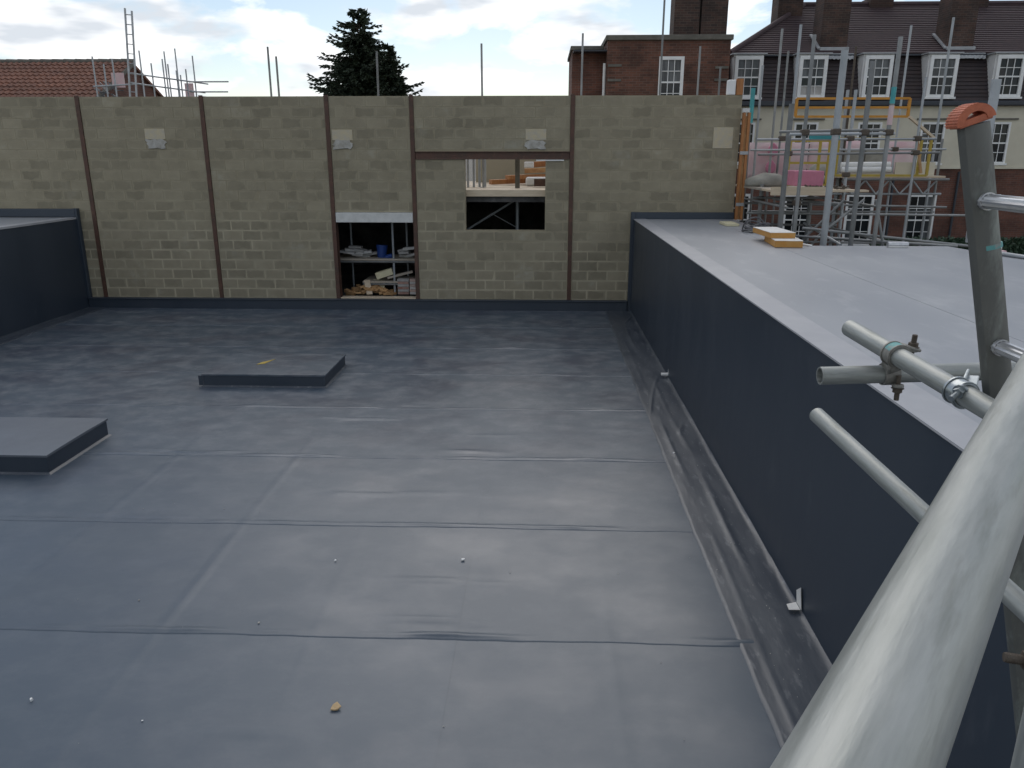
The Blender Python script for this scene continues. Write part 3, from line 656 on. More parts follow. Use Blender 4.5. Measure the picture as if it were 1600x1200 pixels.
for k in range(ncourse):
    a, b2 = sl_len * k / ncourse, sl_len * (k + 1) / ncourse + .05
    vs = []; fs = []; n = int(9.4 / .05)
    for i in range(n + 1):
        x = XG + .08 - 9.5 * i / n; wv = .028 * math.sin(2 * PI * x / .21) + .006 * ns3(x * 5, k)
        for s_, lift in ((a, .012), (b2, .055), (b2, .02)):
            p = Vector((x, YRG + dy * s_, ZRG + dz * s_)) + nrm * (lift + wv + .03); vs.append(p)
    for i in range(n):
        for q in range(2): fs.append((3 * i + q, 3 * i + 3 + q, 3 * i + 4 + q, 3 * i + 1 + q))
    place(MB().add(vs, fs), hs).build('tile_course', M_TERRA, hs, smooth=True, angle=60)
place(MB().prism([(XG + .1, YRG, ZRG - .02), (XG + .1, yb, zb_), (XG + .1, yb, zb_ - .1), (XG + .1, YRG, ZRG - .12)], (-9.7, 0, 0)), hs).build('rear_slope', M_TERRA, hs)
for i in range(22):
    x = XG + .1 - i * .43
    place(MB().tube((x, YRG, ZRG + .03), (x - .45, YRG, ZRG + .045), .10, 10), hs).build('ridge_tile', M_STONE, hs, smooth=True)
place(MB().prism([(XG + .11, ye, ze - .12), (XG + .11, YRG, ZRG - .1), (XG + .11, YRG, ZRG + .04), (XG + .11, ye, ze + .04)], (-.06, 0, 0)), hs).build('verge_board', M_STONE, hs)
place(MB().box(-20.4, -19.55, 25.6, 26.1, 4.6, 5.75), hs).build('white_dormer', M_WHITE, hs, bevel=.05)

ls = thing('scaffold', 'thin grey scaffold standing at the gable of the tiled house', 'scaffold', None, (-12.5, 27, GZ))
STD = [(-14.01, 25.5, 6.43), (-13.68, 25.5, 6.21), (-13.39, 25.5, 6.36), (-12.69, 25.88, 6.64), (-12.64, 26.48, 6.33), (-12.51, 27.02, 6.52), (-12.46, 27.11, 6.76), (-12.47, 27.30, 6.39), (-12.33, 27.65, 6.91),
       (-12.39, 27.71, 6.23), (-12.36, 27.93, 6.11), (-12.27, 28.19, 6.32), (-12.12, 28.50, 6.78)]
for x, y, z in STD: place(MB().tube((x, y, GZ), (x, y, z), .0242, 8), ls).build('standard', M_GALVL, ls, smooth=True)
for p, q in [((-12.84, 25.4, 5.93), (-12.0, 29.3, 5.93)), ((-12.88, 25.4, 5.65), (-12.1, 29.2, 5.63)), ((-14.1, 25.48, 5.55), (-12.7, 25.48, 5.62)), ((-12.3, 28.4, 5.93), (-10.9, 28.4, 5.93)), ((-12.3, 28.4, 5.6), (-10.95, 28.4, 5.6))]:
    place(MB().tube(p, q, .0242, 8), ls).build('ledger', M_GALVL, ls, smooth=True)
place(MB().box(-13.0, -12.2, 25.6, 29.0, 4.9, 4.95), ls).build('platform', M_DECKD, ls)
tag(MB().box(-13.75, -13.35, 26.0, 26.03, 5.56, 6.0).build('pink_board', M_PINK), 'faded pink board leaning on the tiled house gable scaffold', 'board')
tag(MB().box(-12.55, -12.25, 28.6, 28.63, 5.3, 5.9).build('pink_mesh', M_PINK), 'pale pink mesh sheet on the far end of the left scaffold', 'sheet')
m = MB()
for i in range(26):
    rr = random.Random(i); c = Vector((-13.9 + rr.uniform(-.35, .35), 25.9 + rr.uniform(-.1, .1), 5.35 + rr.uniform(-.3, .25))); m.bar(c, c + Vector((rr.uniform(-.3, .3), 0, rr.uniform(-.1, .25))), .04, .03)
tag(m.build('debris_net', M_CABLE), 'tangled black netting on the left scaffold', 'netting')
ld = thing('access_ladder', 'tall grey ladder standing up against the sky at the far left', 'ladder', None, (-12.84, 25.2, 4.95)); ld.rotation_euler.y = .078
for dx in (0, .205): MB().box(dx - .018, dx + .018, -.03, .03, 0, 2.80 - dx * .3).build('stile', M_GALVL, ld)
for k in range(10): MB().tube((0, 0, .15 + k * .275), (.205, 0, .15 + k * .275), .014, 6).build('rung', M_GALVL, ld, smooth=True)

# ================================================================== CONIFER
def conifer(x, y, top, lab):
    t = thing('conifer_tree', lab, 'tree', None, (x, y, GZ)); H = top - GZ
    MB().tube((0, 0, 0), (.05, 0, H * .97), .32, 12, r2=.02).build('trunk', M_BARK, t, smooth=True)
    rr = random.Random(3); nd = MB(); lb = MB()
    def spray(c, d, L):
        side = d.cross(Vector((0, 0, 1)))
        if side.length < .1: side = Vector((1, 0, 0))
        side.normalize()
        for _ in range(7):
            e = (d + side * rr.uniform(-.9, .9) + Vector((0, 0, rr.uniform(-.8, .45)))).normalized() * L * rr.uniform(.6, 1.2)
            w = e.cross(Vector((rr.uniform(-1, 1), rr.uniform(-1, 1), rr.uniform(-1, 1)))).normalized() * L * .17
            nd.add([c - w, c + w, c + e * .6 + w * .8, c + e, c + e * .6 - w * .8], [(0, 1, 2, 3, 4)])
    z = H - .1
    lean = [(0, 0, H, 1.0), (1.30, -.1, H - 1.55, .62)]                 # a second leader on the right
    for (lx, ly, top_, sc_) in lean:
        z = top_
        while z > (1.2 if sc_ == 1 else H - 4.5):
            d0 = top_ - z; r = (.22 + .86 * d0 ** .74) * sc_ if d0 < 6 else (3.45 + .12 * (d0 - 6)) * sc_
            nb = 8 if d0 < 1 else (19 if d0 < 5.2 else 6)
            for k in range(nb):
                a = rr.uniform(0, 2 * PI); L = r * rr.choice([.5, .6, .75, .8, .9, .95, 1.08]) * rr.uniform(.85, 1.08); dirh = Vector((math.cos(a), math.sin(a), 0))
                ns_ = max(3, int(L / .16)); z_ = z + rr.uniform(-.2, .2); prev = Vector((lx, ly, z_))
                up0 = rr.uniform(-.05, .75)
                for i in range(1, ns_ + 1):
                    t_ = i / ns_
                    c = Vector((lx, ly, z_)) + dirh * L * t_ + Vector((0, 0, L * (up0 * t_ - .42 * t_ * t_ + .16 * t_ ** 4)))
                    lb.tube(prev, c, .022 * (1.1 - t_) + .005, 4)
                    d = (c - prev).normalized(); spray(c, d, .30 * (1.15 - .45 * t_) * (1 if d0 < 5.5 else 1.5)); prev = c
            z -= .21 if d0 < 5.5 else .55
    for i in range(9):                                                # ragged upright tip shoots
        c = Vector((rr.uniform(-.35, .35), rr.uniform(-.3, .3), H - rr.uniform(.1, .9))); spray(c, Vector((rr.uniform(-.3, .3), 0, 1)), .38)
    lb.build('branches', M_BARK, t); nd.build('crown', M_NEEDLE, t)
    return t
conifer(-8.35, 38, 9.6, 'dark conifer tree rising behind the block wall')

# ================================================================== SASH WINDOWS
def sash(parent, x, z0, w, h, y, cols=3, rws=4, fr=.09, blind=0, name='window'):
    """x,z0 in world; frame mesh with glazing bars and single panes as its pieces"""
    c = Vector(parent.location); o = bpy.data.objects.new(name, None)
    m = MB(); m.box(-w / 2, -w / 2 + fr, -.06, .06, 0, h); m.box(w / 2 - fr, w / 2, -.06, .06, 0, h); m.box(-w / 2 + fr, w / 2 - fr, -.06, .06, h - fr, h); m.box(-w / 2 - .05, w / 2 + .05, -.10, .06, -.07, -.002)
    m.box(-w / 2 + fr, w / 2 - fr, -.05, .05, 0, fr * .7)
    o = m.build(name, M_WHITE, parent); o.location = (x - c.x, y - c.y, z0 - c.z)
    iw, ih = w - 2 * fr, h - 1.7 * fr; zb0 = fr * .7
    g_ = MB(); t_ = .022
    for i in range(1, cols): xx = -iw / 2 + iw * i / cols; g_.box(xx - t_ / 2, xx + t_ / 2, -.035, -.005, zb0, zb0 + ih)
    for j in range(1, rws):
        zz = zb0 + ih * j / rws; tt = .05 if j == rws // 2 else t_
        g_.box(-iw / 2, iw / 2, -.04 if j == rws // 2 else -.033, -.006, zz - tt / 2, zz + tt / 2)
    g_.build('glazing_bars', M_WHITE, o)
    cur = random.random(); cl = random.choice([0, cols - 1])
    for i in range(cols):
        for j in range(rws):
            inst('pane', PANEB if (blind and j < blind) else (PANEC if (cur < .35 and i == cl) or (cur > .8 and j >= rws // 2) else PANE), o, (-iw / 2 + iw * (i + .5) / cols, .01, zb0 + ih * (j + .5) / rws), (iw / cols, .012, ih / rws), (random.uniform(-.012, .012), 0, random.uniform(-.02, .02)))
    return o
PANE = unit('pane', M_GLASS); PANEB = unit('pane', M_SLAB); PANEC = unit('pane', M_GLASSB)

# ---- brick block with twin chimneys
bb = thing('brick_building', 'red brick flat-roofed building with two tall chimneys behind the wall', 'building', None, (4, 29, GZ))
place(MB().box(2.08, 3.82, 27, 31, GZ, 7.0).box(3.82, 4.48, 27.0, 31, GZ, 5.0).box(3.82, 4.48, 27, 31, 6.5, 7.0).box(4.48, 6.0, 27, 31, GZ, 7.0).box(3.82, 4.48, 27.2, 31, 5.0, 6.5), bb).build('wall', M_BRICK, bb)
place(MB().box(.98, 2.075, 27.7, 31, GZ, 6.80), bb).build('side_wing', M_BRICKW, bb)
place(MB().box(2.02, 6.06, 26.92, 31.1, 7.003, 7.16), bb).build('coping', M_STONE, bb, bevel=.02)
place(MB().box(.92, 2.015, 27.62, 31.1, 6.803, 6.93), bb).build('coping', M_STONE, bb, bevel=.02)
sash(bb, 4.15, 5.0, .80, 1.52, 27.02, 3, 4, .10)
for x0, x1, z in [(2.11, 2.55, 6.22), (2.11, 2.55, 5.78), (5.55, 5.97, 5.78), (5.55, 5.97, 6.15)]:
    place(MB().box(x0, x1, 26.965, 27.05, z, z + .075), bb).build('quoin_band', M_STONE, bb)
place(MB().tube((2.02, 27.25, 3), (2.02, 27.25, 6.35), .05, 8), bb).build('downpipe', M_WHITE, bb, smooth=True)
for x0, x1 in ((4.34, 5.17), (5.24, 6.09)):
    ch = place(MB().box(x0, x1, 28.2, 29.1, 7.1, 10.6).box(x0 - .06, x1 + .06, 28.14, 29.16, 10.6, 10.8), bb).build('chimney', M_BRICKD, bb)
place(MB().box(1.0, 6.0, 27.1, 31, 6.7, 6.74), bb).build('flat_roof', M_FASCIA, bb)

# ---- long mansard house
mh = thing('mansard_house', 'long cream and brick house with dark mansard roof and white dormer windows', 'house', None, (12, 31, GZ))
X0, X1, Y0 = 6.6, 27.0, 30.0
WX = [7.33, 9.60, 11.88, 14.14, 16.45, 18.75, 21.0]
def wall_with(zr, ws, hh, m, name, y=Y0):
    z0, z1 = zr; mb = MB(); x = X0; w0, w1 = hh
    for c in WX:
        mb.box(x, c - ws / 2, y, y + .3, z0, z1); mb.box(c - ws / 2, c + ws / 2, y, y + .3, z0, w0); mb.box(c - ws / 2, c + ws / 2, y, y + .3, w1, z1)
        mb.box(c - ws / 2, c + ws / 2, y + .16, y + .3, w0, w1); x = c + ws / 2
    mb.box(x, X1, y, y + .3, z0, z1)
    return place(mb, mh).build(name, m, mh)
wall_with((3.04, 5.20), .86, (3.20, 4.62), M_CREAM, 'rendered_wall')
wall_with((GZ, 3.037), 1.04, (.22, 2.10), M_BRICKW, 'brick_wall', Y0 + .03)
place(MB().box(X0, X1, Y0 + .35, 39, GZ, 5.2), mh).build('house_body', M_BRICKW, mh)
place(MB().box(X0 - .03, X1, Y0 - .05, Y0 + .1, 3.0, 3.07), mh).build('string_course', M_CREAM, mh)
place(MB().box(X0 - .2, X1, Y0 - .22, Y0 + .2, 5.17, 5.34), mh).build('gutter', M_FASCIA, mh, bevel=.03)
# steep lower tile courses, then the upper slope
def courses(p0, p1, nrow, m, name, xa, xb):
    p0, p1 = Vector(p0), Vector(p1); d = (p1 - p0) / nrow; nn = Vector((0, -d.z, d.y)).normalized()
    for k in range(nrow):
        a = p0 + d * k; b_ = p0 + d * (k + 1.15)
        sh_ = xa(k / nrow) if callable(xa) else xa; sh2 = xa((k + 1) / nrow) if callable(xa) else xa
        q = [a + nn * .035, b_ + nn * .006, b_ - nn * .02, a - nn * .02]
        vs = [(sh_ if i in (0, 3) else sh2, v.y, v.z) for i, v in enumerate(q)] + [(xb, v.y, v.z) for v in q]
        place(MB().add(vs, [(0, 1, 2, 3), (7, 6, 5, 4), (0, 4, 5, 1), (1, 5, 6, 2), (2, 6, 7, 3), (3, 7, 4, 0)]), mh).build(name, m, mh)
courses((0, 29.98, 5.34), (0, 30.62, 6.93), 12, M_TILEB, 'tile_course', X0, X1)
courses((0, 30.45, 6.98), (0, 34.6, 9.24), 26, M_TILE, 'tile_course', lambda t: 6.75 + 3.75 * t, X1)
place(MB().prism([(6.75, 30.45, 6.96), (6.75, 38.7, 6.96), (10.5, 34.6, 9.22)], (.05, 0, 0)), mh).build('hip_slope', M_TILE, mh)
place(MB().prism([(10.5, 34.6, 9.24), (10.5, 38.7, 6.96), (10.5, 38.7, 6.86), (10.5, 34.6, 9.14)], (16.5, 0, 0)), mh).build('rear_slope', M_TILE, mh)
place(MB().tube((6.75, 30.43, 7.02), (10.5, 34.6, 9.28), .10, 8).tube((10.4, 34.6, 9.27), (X1, 34.6, 9.27), .11, 8), mh).build('ridge', M_TILE, mh, smooth=True)
place(MB().box(X0, X1, 30.40, 30.66, 6.90, 6.955), mh).build('eaves_board', M_FASCIA, mh)
rr = random.Random(9)
for i, c in enumerate(WX):
    dm = place(MB().box(c - .53, c + .53, 29.98, 30.6, 5.40, 6.90), mh).build('dormer', M_WHITE, mh)
    fl = place(MB().box(c - .62, c + .62, 29.86, 30.6, 6.903, 6.95), mh).build('dormer_roof', M_LEAD, mh)
    sash(mh, c, 5.47, .98, 1.38, 29.93, 3, 4, .12, blind=1 if i == 1 else 0)
    if i < 6:
        nfr = 14
        vs = []; fs = []
        xa, xb = c + .66, WX[i + 1] - .66
        lo_ = [(xa + (xb - xa) * k / nfr, 30.36 + .01 * (k % 2), 6.93 - .13 - .06 * (k % 2) * rr.random()) for k in range(nfr + 1)]; hi_ = [(p[0], 30.43, 6.985) for p in lo_]
        n_ = len(lo_); mbb = MB().add(lo_ + hi_ + [(p[0], p[1] + .012, p[2]) for p in lo_] + [(p[0], p[1] + .012, p[2]) for p in hi_],
                                      [(k, k + 1, n_ + k + 1, n_ + k) for k in range(n_ - 1)] + [(2 * n_ + k, 3 * n_ + k, 3 * n_ + k + 1, 2 * n_ + k + 1) for k in range(n_ - 1)])
        if i in (1, 3): place(mbb, mh).build('lead_apron', M_LEAD, mh)
    sash(mh, c, 3.20, .86, 1.42, 30.06, 3, 4, .07)
    place(MB().box(c - .62, c + .62, 29.93, 30.05, 4.70, 4.755), mh).build('hood_mould', M_STONE, mh)
    sash(mh, c, .22, 1.04, 1.88, 30.10, 3, 4, .10)
for x0, x1, yb_, zb2, tl in ((10.02, 10.98, 30.72, 7.0, 11.5), (14.5, 15.45, 30.72, 7.0, 11.5), (18.9, 19.8, 30.72, 7.0, 11.5), (9.2, 10.15, 33.6, 8.5, 12), (13.0, 13.9, 34.3, 9.0, 9.5), (16.2, 17.6, 34.3, 9.0, 9.5)):
    ch = place(MB().box(x0, x1, yb_, yb_ + .95, zb2, tl), mh).build('chimney', M_BRICKD, mh)
    if yb_ < 31:
        place(MB().box(x0 - .02, x1 + .06, yb_ - .10, yb_ - .003, zb2 + .06, zb2 + .22), mh).build('lead_flashing', M_LEAD, mh, bevel=.02)
        place(MB().bar((x0 - .05, yb_ - .1, zb2 + .16), (x0 - .05, yb_ + 1.0, zb2 + .78), .10, .05), mh).build('lead_flashing', M_LEAD, mh)
for x in (15.28, 12.95): place(MB().tube((x, 29.95, GZ), (x, 29.95, 2.9), .045, 8), mh).build('downpipe', M_FASCIA, mh, smooth=True)

# dark hedge in the courtyard
hg = thing('hedge', 'dark green hedge below the brick house wall at the right', 'hedge', None, (15, 25, GZ))
place(MB().box(10.7, 19.8, 24.7, 25.4, GZ, .85), hg).build('hedge_core', M_HEDGE, hg)
m = MB(); rr = random.Random(2)
for i in range(9000):
    c = Vector((rr.uniform(10.5, 20), rr.choice([24.62, 24.68, rr.uniform(24.6, 25.4)]), rr.uniform(.0, .95) if rr.random() < .8 else .9 + .12 * rr.random()))
    a = Vector((rr.uniform(-1, 1), rr.uniform(-1, 1), rr.uniform(-1, 1))).normalized() * .06; b_ = a.cross(Vector((rr.uniform(-1, 1), rr.uniform(-1, 1), rr.uniform(-1, 1)))).normalized() * .035
    m.add([c - a, c + b_, c + a, c - b_], [(0, 1, 2, 3)])
tag(place(m, hg).build('leaves', M_HEDGE, hg), kind='stuff')

# ================================================================== COURTYARD SCAFFOLD ON THE RIGHT
cs = thing('courtyard_scaffold', 'large grey tube scaffold with platforms in front of the mansard house', 'scaffold', None, (6.5, 17, GZ))
def T(p, q, name, m=M_GALVD, r=.0242, n=8): return place(MB().tube(p, q, r, n), cs).build(name, m, cs, smooth=True)
for x, y, z, r, m_ in [(4.97, 19, 5.43, .028, M_GALVL), (5.33, 19, 6.19, .028, M_GALVD), (6.09, 21, 5.96, .028, M_GALVD), (5.13, 17, 5.98, .028, M_GALVL), (4.5, 15, 4.38, .05, M_GALVD), (4.46, 14, 5.39, .032, M_GALVD),
                       (7.0, 19, 5.82, .026, M_RUST), (6.96, 19.05, 4.91, .05, M_GALVL), (6.36, 17, 4.76, .035, M_GALVL), (5.46, 14, 4.98, .045, M_GALVD), (5.86, 14, 5.35, .040, M_GALVD), (8.15, 19, 6.24, .026, M_GALVL),
                       (9.52, 20, 6.55, .03, M_GALVL), (7.72, 17, 5.0, .026, M_GALVL), (4.7, 17.2, 2.9, .045, M_GALVD), (5.75, 17.2, 2.9, .05, M_GALVD), (7.35, 18.9, 2.9, .03, M_GALVD), (8.6, 18.9, 4.0, .03, M_GALVD), (9.2, 19, 3.85, .03, M_GALVD), (4.95, 15.6, 2.7, .04, M_GALVD)]:
    T((x, y, GZ), (x, y, z), 'standard', m_, r)
T((4.84, 13.6, GZ), (4.84, 13.6, 5.1), 'main_post', M_GALVL, .055, 12)
place(MB().tube((5.86, 14, 4.32), (5.86, 14, 4.58), .0415, 10), cs).build('teal_band', M_TEALS, cs, smooth=True)
place(MB().tube((5.86, 14, 3.98), (5.86, 14, 4.29), .0415, 10), cs).build('pink_band', M_PINK, cs, smooth=True)
place(MB().tube((4.80, 19.0, 4.2), (4.80, 19.0, 4.95), .05, 10), cs).build('teal_band', M_TEALS, cs, smooth=True)
T((4.80, 19, GZ), (4.80, 19, 4.19), 'standard')
LED = [((4.45, 16.98, 3.80), (8.1, 16.98, 3.81)), ((4.5, 16.98, 3.50), (8.2, 16.98, 3.54)), ((4.85, 18.98, 3.60), (9.3, 18.98, 3.62)), ((4.2, 13.96, 3.83), (5.95, 13.96, 3.84)), ((4.15, 14.4, 3.88), (5.75, 13.9, 3.90)),
       ((4.5, 17.95, 2.46), (9.0, 17.95, 2.38)), ((4.5, 17.1, 2.62), (6.1, 17.1, 2.62)), ((4.4, 17.15, 2.30), (9.1, 17.15, 2.26)), ((4.5, 17.15, 1.7), (8.9, 17.15, 1.66)), ((4.4, 17.3, 2.05), (6.4, 17.3, 2.03)), ((4.96, 19.1, 2.2), (9.3, 19.1, 2.2)), ((5.0, 19.1, 1.0), (9.2, 19.1, 1.0)),
       ((4.6, 14.02, 2.26), (7.5, 14.02, 1.96)), ((5.0, 14.6, 2.05), (7.0, 13.4, 2.02)), ((4.5, 15.6, 2.0), (6.6, 13.9, 2.0)), ((5.1, 13.5, 2.03), (5.6, 17.0, 2.1)), ((6.2, 13.2, 2.0), (6.2, 17.0, 2.0)), ((4.6, 15.0, 2.55), (4.6, 19.0, 2.55)), ((6.4, 15.2, 2.55), (6.4, 19.0, 2.55))]
for p, q in LED: T(p, q, 'ledger', random.choice([M_GALVD, M_GALVL, M_GALVD]))
for p, q in [((4.6, 16.0, .6), (5.8, 16.0, 2.2)), ((5.2, 15.0, 2.0), (6.0, 15.0, 2.7)), ((6.3, 14.0, 1.0), (5.8, 14.0, 2.75)), ((4.9, 17.0, 2.6), (5.7, 15.4, 2.6)), ((4.55, 15.5, 1.3), (5.6, 14.9, 2.7))]: T(p, q, 'brace')
for x, y, z in [(4.46, 14, 3.86), (5.46, 14, 3.86), (5.86, 14, 3.86), (4.84, 13.6, 3.86), (4.97, 17, 3.82), (6.36, 17, 3.82), (7.72, 17, 3.82), (5.13, 17, 3.52), (7.72, 17, 3.54), (8.15, 19, 3.62), (4.7, 17.2, 2.6), (5.75, 17.2, 2.6), (4.95, 15.6, 2.6), (6.36, 17, 3.1)]:
    place(MB().box(x - .07, x + .07, y - .07, y + .07, z - .05, z + .05), cs).build('coupler', M_RUST, cs, bevel=.02)
# platforms
for k in range(13): place(MB().box(4.48, 6.35 + (.0 if k > 3 else -.15 * k), 15.7 + k * .235, 15.7 + k * .235 + .225, 2.80, 2.84), cs).build('deck_board', M_WOOD if k < 3 else M_DECKD, cs)
place(MB().box(4.46, 5.5, 15.64, 15.69, 2.74, 2.90), cs).build('toe_board', M_WOOD, cs)
for k in range(9): place(MB().box(6.40, 9.25, 18.7 + k * .235, 18.7 + k * .235 + .225, 2.99, 3.03), cs).build('deck_board', M_WOOD if k < 1 else M_DECKD, cs)
place(MB().tube((6.9, 18.62, 2.955), (9.3, 18.62, 2.955), .026, 8), cs).build('lattice_chord', M_GALVD, cs, smooth=True)
place(MB().tube((6.7, 18.9, 2.62), (9.3, 18.9, 2.62), .026, 8), cs).build('lattice_chord', M_GALVL, cs, smooth=True)
zz = [(6.95 + i * .27, 2.62 if i % 2 else 2.93) for i in range(9)]
for (a, b_), (c_, d_) in zip(zz, zz[1:]): place(MB().tube((a, 18.8, b_), (c_, 18.8, d_), .02, 8), cs).build('lattice_web', M_GALVL, cs, smooth=True)
# guard frames and goods on the platforms
def frame(x0, x1, y, z0, z1, m, lb, mids=1, r=.03, posts=()):
    t = thing('guard_frame', lb, 'barrier', 'yellow guard frames on the courtyard scaffold', ((x0 + x1) / 2, y, z0)); w = (x1 - x0) / 2; h = z1 - z0
    for z in [0, h] + [h * (i + 1) / (mids + 1) for i in range(mids)]: MB().bar((-w, 0, z), (w, 0, z), r * 1.6, r * 1.6).build('rail', m, t)
    for x in (-w, w) + tuple(posts): MB().bar((x, -.002, -.0), (x, -.002, h), r * 1.75, r * 1.75).build('post', m, t)
    return t
frame(5.5, 7.9, 18.0, 4.29, 4.66, M_AMBER, 'long amber guard frame high on the scaffold below the dormer windows')
frame(5.42, 6.28, 17.9, 2.86, 3.79, M_YELLP, 'yellow square guard frame at the middle of the scaffold platform', posts=(.22,))
frame(6.6, 8.62, 18.3, 3.05, 3.84, M_YELLP, 'long yellow guard frame around the right scaffold platform', mids=0, posts=(.8,))
tag(MB().bar((7.95, 18.02, 4.28), (8.65, 18.25, 3.85), .05, .05).build('timber_brace', M_WOOD), 'pale timber brace under the right end of the amber frame', 'brace')
tag(MB().bar((8.28, 18.22, 3.80), (8.45, 18.2, 3.1), .05, .05).build('timber_brace', M_WOODD), 'thin timber prop beside the right yellow frame post', 'brace')
tag(MB().bar((5.36, 17.98, 4.4), (5.45, 17.98, 3.9), .06, .05).build('timber_brace', M_WOOD), 'short pale timber brace at the left end of the amber frame', 'brace')
def wavy(x0, x1, y, z0, z1, m, name, lb, cat, seed=0):
    n = 16; vs = []; fs = []
    for i in range(n + 1):
        x = x0 + (x1 - x0) * i / n
        for j in range(7):
            vs.append((x, y + .05 * ns3(x * 3, j * .6, seed) , z0 + (z1 - z0) * j / 6))
    for i in range(n):
        for j in range(6): a = i * 7 + j; fs.append((a, a + 7, a + 8, a + 1))
    o = MB().add(vs, fs).build(name, m, smooth=True); md = o.modifiers.new('thick', 'SOLIDIFY'); md.thickness = .012
    return tag(o, lb, cat)
wavy(5.35, 6.9, 21.2, 2.86, 3.80, M_PINK, 'pink_sheet', 'pale pink sheet hung at the back of the left platform', 'sheet', 1)
wavy(6.95, 8.35, 21.3, 3.04, 3.84, M_PINK, 'pink_sheet', 'pale pink sheet hung behind the grey pallets', 'sheet', 2)
wavy(8.75, 9.45, 20.9, 3.04, 3.82, M_PINK, 'pink_sheet', 'rightmost pale pink sheet on the scaffold', 'sheet', 3)
for i, (x, z) in enumerate(((5.92, 3.60), (5.9, 3.18))):
    m = MB(); n = 12; m.prism([(x + math.cos(a) * .13, 20.9, z + math.sin(a) * .16 + (.04 if math.sin(a) > .9 else 0)) for a in [k / n * 2 * PI for k in range(n)]], (0, .1, 0))
    tag(m.build('pink_bag', M_PINKD, bevel=.03), ['upper bright pink bag hanging on the left platform', 'lower bright pink bag hanging on the left platform'][i], 'bag')
tag(MB().box(5.03, 5.60, 16.1, 16.9, 2.90, 3.19).build('pink_foam_block', M_PINKD, bevel=.015), 'bright pink foam block on the near scaffold platform', 'foam')
tag(MB().box(4.72, 5.24, 14.5, 14.53, 3.76, 3.885).build('teal_board', M_TEALS, bevel=.004), 'turquoise board tied along the near scaffold ledger', 'board')
for i, (dy, dz) in enumerate(((0, 0), (.14, .0), (.07, .11))):
    t = MB().tube((6.95, 18.9 + dy, 3.16 + dz), (8.05, 18.85 + dy, 3.17 + dz), .065, 12).build('white_roll', M_WHITE, smooth=True)
    tag(t, ['front white membrane roll lying on the right platform', 'rear white membrane roll lying on the right platform', 'top white membrane roll lying on the two others'][i], 'roll', 'white rolls on the right platform')
tag(MB().box(6.85, 8.1, 18.75, 19.3, 3.035, 3.09).build('roll_pallet', M_DECKD), 'flat timber pallet under the white rolls', 'pallet')
for i, (x0, x1) in enumerate(((7.35, 7.85), (7.90, 8.40))):
    tag(MB().box(x0, x1, 20.0, 20.5, 3.04, 3.62).build('grey_crate', M_GREYM, bevel=.02), ['left grey-brown crate behind the white rolls', 'right grey-brown crate behind the white rolls'][i], 'crate')
for i, (x, y, w) in enumerate(((4.9, 17.6, .45), (6.55, 18.9, .35), (6.0, 18.2, .4))):
    m = MB(); vs = []; n = 14
    bmx = bmesh.new(); bmesh.ops.create_icosphere(bmx, subdivisions=3, radius=1)
    for v in bmx.verts:
        k = 1 + .18 * ns3(v.co.x * 2 + i * 5, v.co.y * 2, v.co.z * 2); v.co = Vector((v.co.x * w * k, v.co.y * w * .8 * k, max(-.05, v.co.z * .22 * k)))
    me = bpy.data.meshes.new('rubble_bag'); bmx.to_mesh(me); bmx.free(); me.materials.append(M_GREYM); me.polygons.foreach_set('use_smooth', [True] * len(me.polygons))
    o = bpy.data.objects.new('rubble_bag', me); o.location = (x, y, 2.90 if i != 1 else 3.09); COL.objects.link(o)
    tag(o, ['slumped grey-brown rubble bag at the left of the near platform', 'slumped rubble bag left of the white rolls', 'slumped rubble bag between the two yellow frames'][i], 'bag')
for i in range(5):
    m = MB(); rr = random.Random(i + 40)
    for k in range(5): c = Vector((5.3 + i * .16, 15.95 + rr.uniform(-.1, .1), 2.86)); m.bar(c, c + Vector((rr.uniform(-.12, .12), 0, rr.uniform(.0, .07))), .04, .03)
    tag(m.build('fitting_heap', M_RUST), ['leftmost', 'second from left', 'middle', 'second from right', 'rightmost'][i] + ' dark scaffold fitting on the near platform edge', 'fitting', 'loose fittings on the near platform')
tag(MB().box(8.2, 9.1, 18.95, 19.0, 3.035, 3.33).build('cream_board', M_CREAM), 'cream toe board at the right end of the far platform', 'board')
t = tag(MB().bar((7.03, 13.1, 2.12), (7.03, 13.1, 4.62), .13, .05).build('pale_upright_panel', M_GALVL), 'pale blue-grey upright channel behind the foreground ladder', 'post')

# ================================================================== FOREGROUND SCAFFOLD AND LADDER
RT = .02415
def ftube(p, q, lb, m=None, n=40):
    p, q = Vector(p), Vector(q)
    o = MB().tube((0, 0, 0), (0, 0, (q - p).length), RT, n, hollow=.004).build('scaffold_tube', m or M_GALV, smooth=True, angle=50)
    o.location = p; o.rotation_euler = (q - p).to_track_quat('Z', 'Y').to_euler()
    return tag(o, lb, 'tube', 'foreground scaffold tubes')
for n_ in M_GALV.node_tree.nodes:                       # weathering runs along each tube
    if n_.type == 'MAPPING':
        tc_ = M_GALV.node_tree.nodes.new('ShaderNodeTexCoord'); M_GALV.node_tree.links.new(tc_.outputs['Object'], n_.inputs[0])
d = Vector((.593, .805, .024)); b0 = Vector((.115, .23, 3.289))
ftube(b0 - d * .40, b0 + d * 1.15, 'thick grey guardrail tube closest to the camera, running diagonally', n=64)
A0, A1 = Vector((.888, 2.208, 3.023)), Vector((.961, 1.571, 2.978)); ftube(A0, A1 + (A1 - A0) * .5, 'grey tube under the teal coupler, pointing out over the raised roof')
B0, B1 = Vector((.878, 2.355, 2.711)), Vector((1.023, 1.5, 2.588)); ftube(B0, B1 + (B1 - B0) * .35, 'lowest grey tube pointing out in front of the dark upstand')
C0, C1 = Vector((.749, 2.02, 2.933)), Vector((1.6, 2.058, 2.955)); ftube(C0, C1, 'horizontal grey tube with open end below the teal coupler')
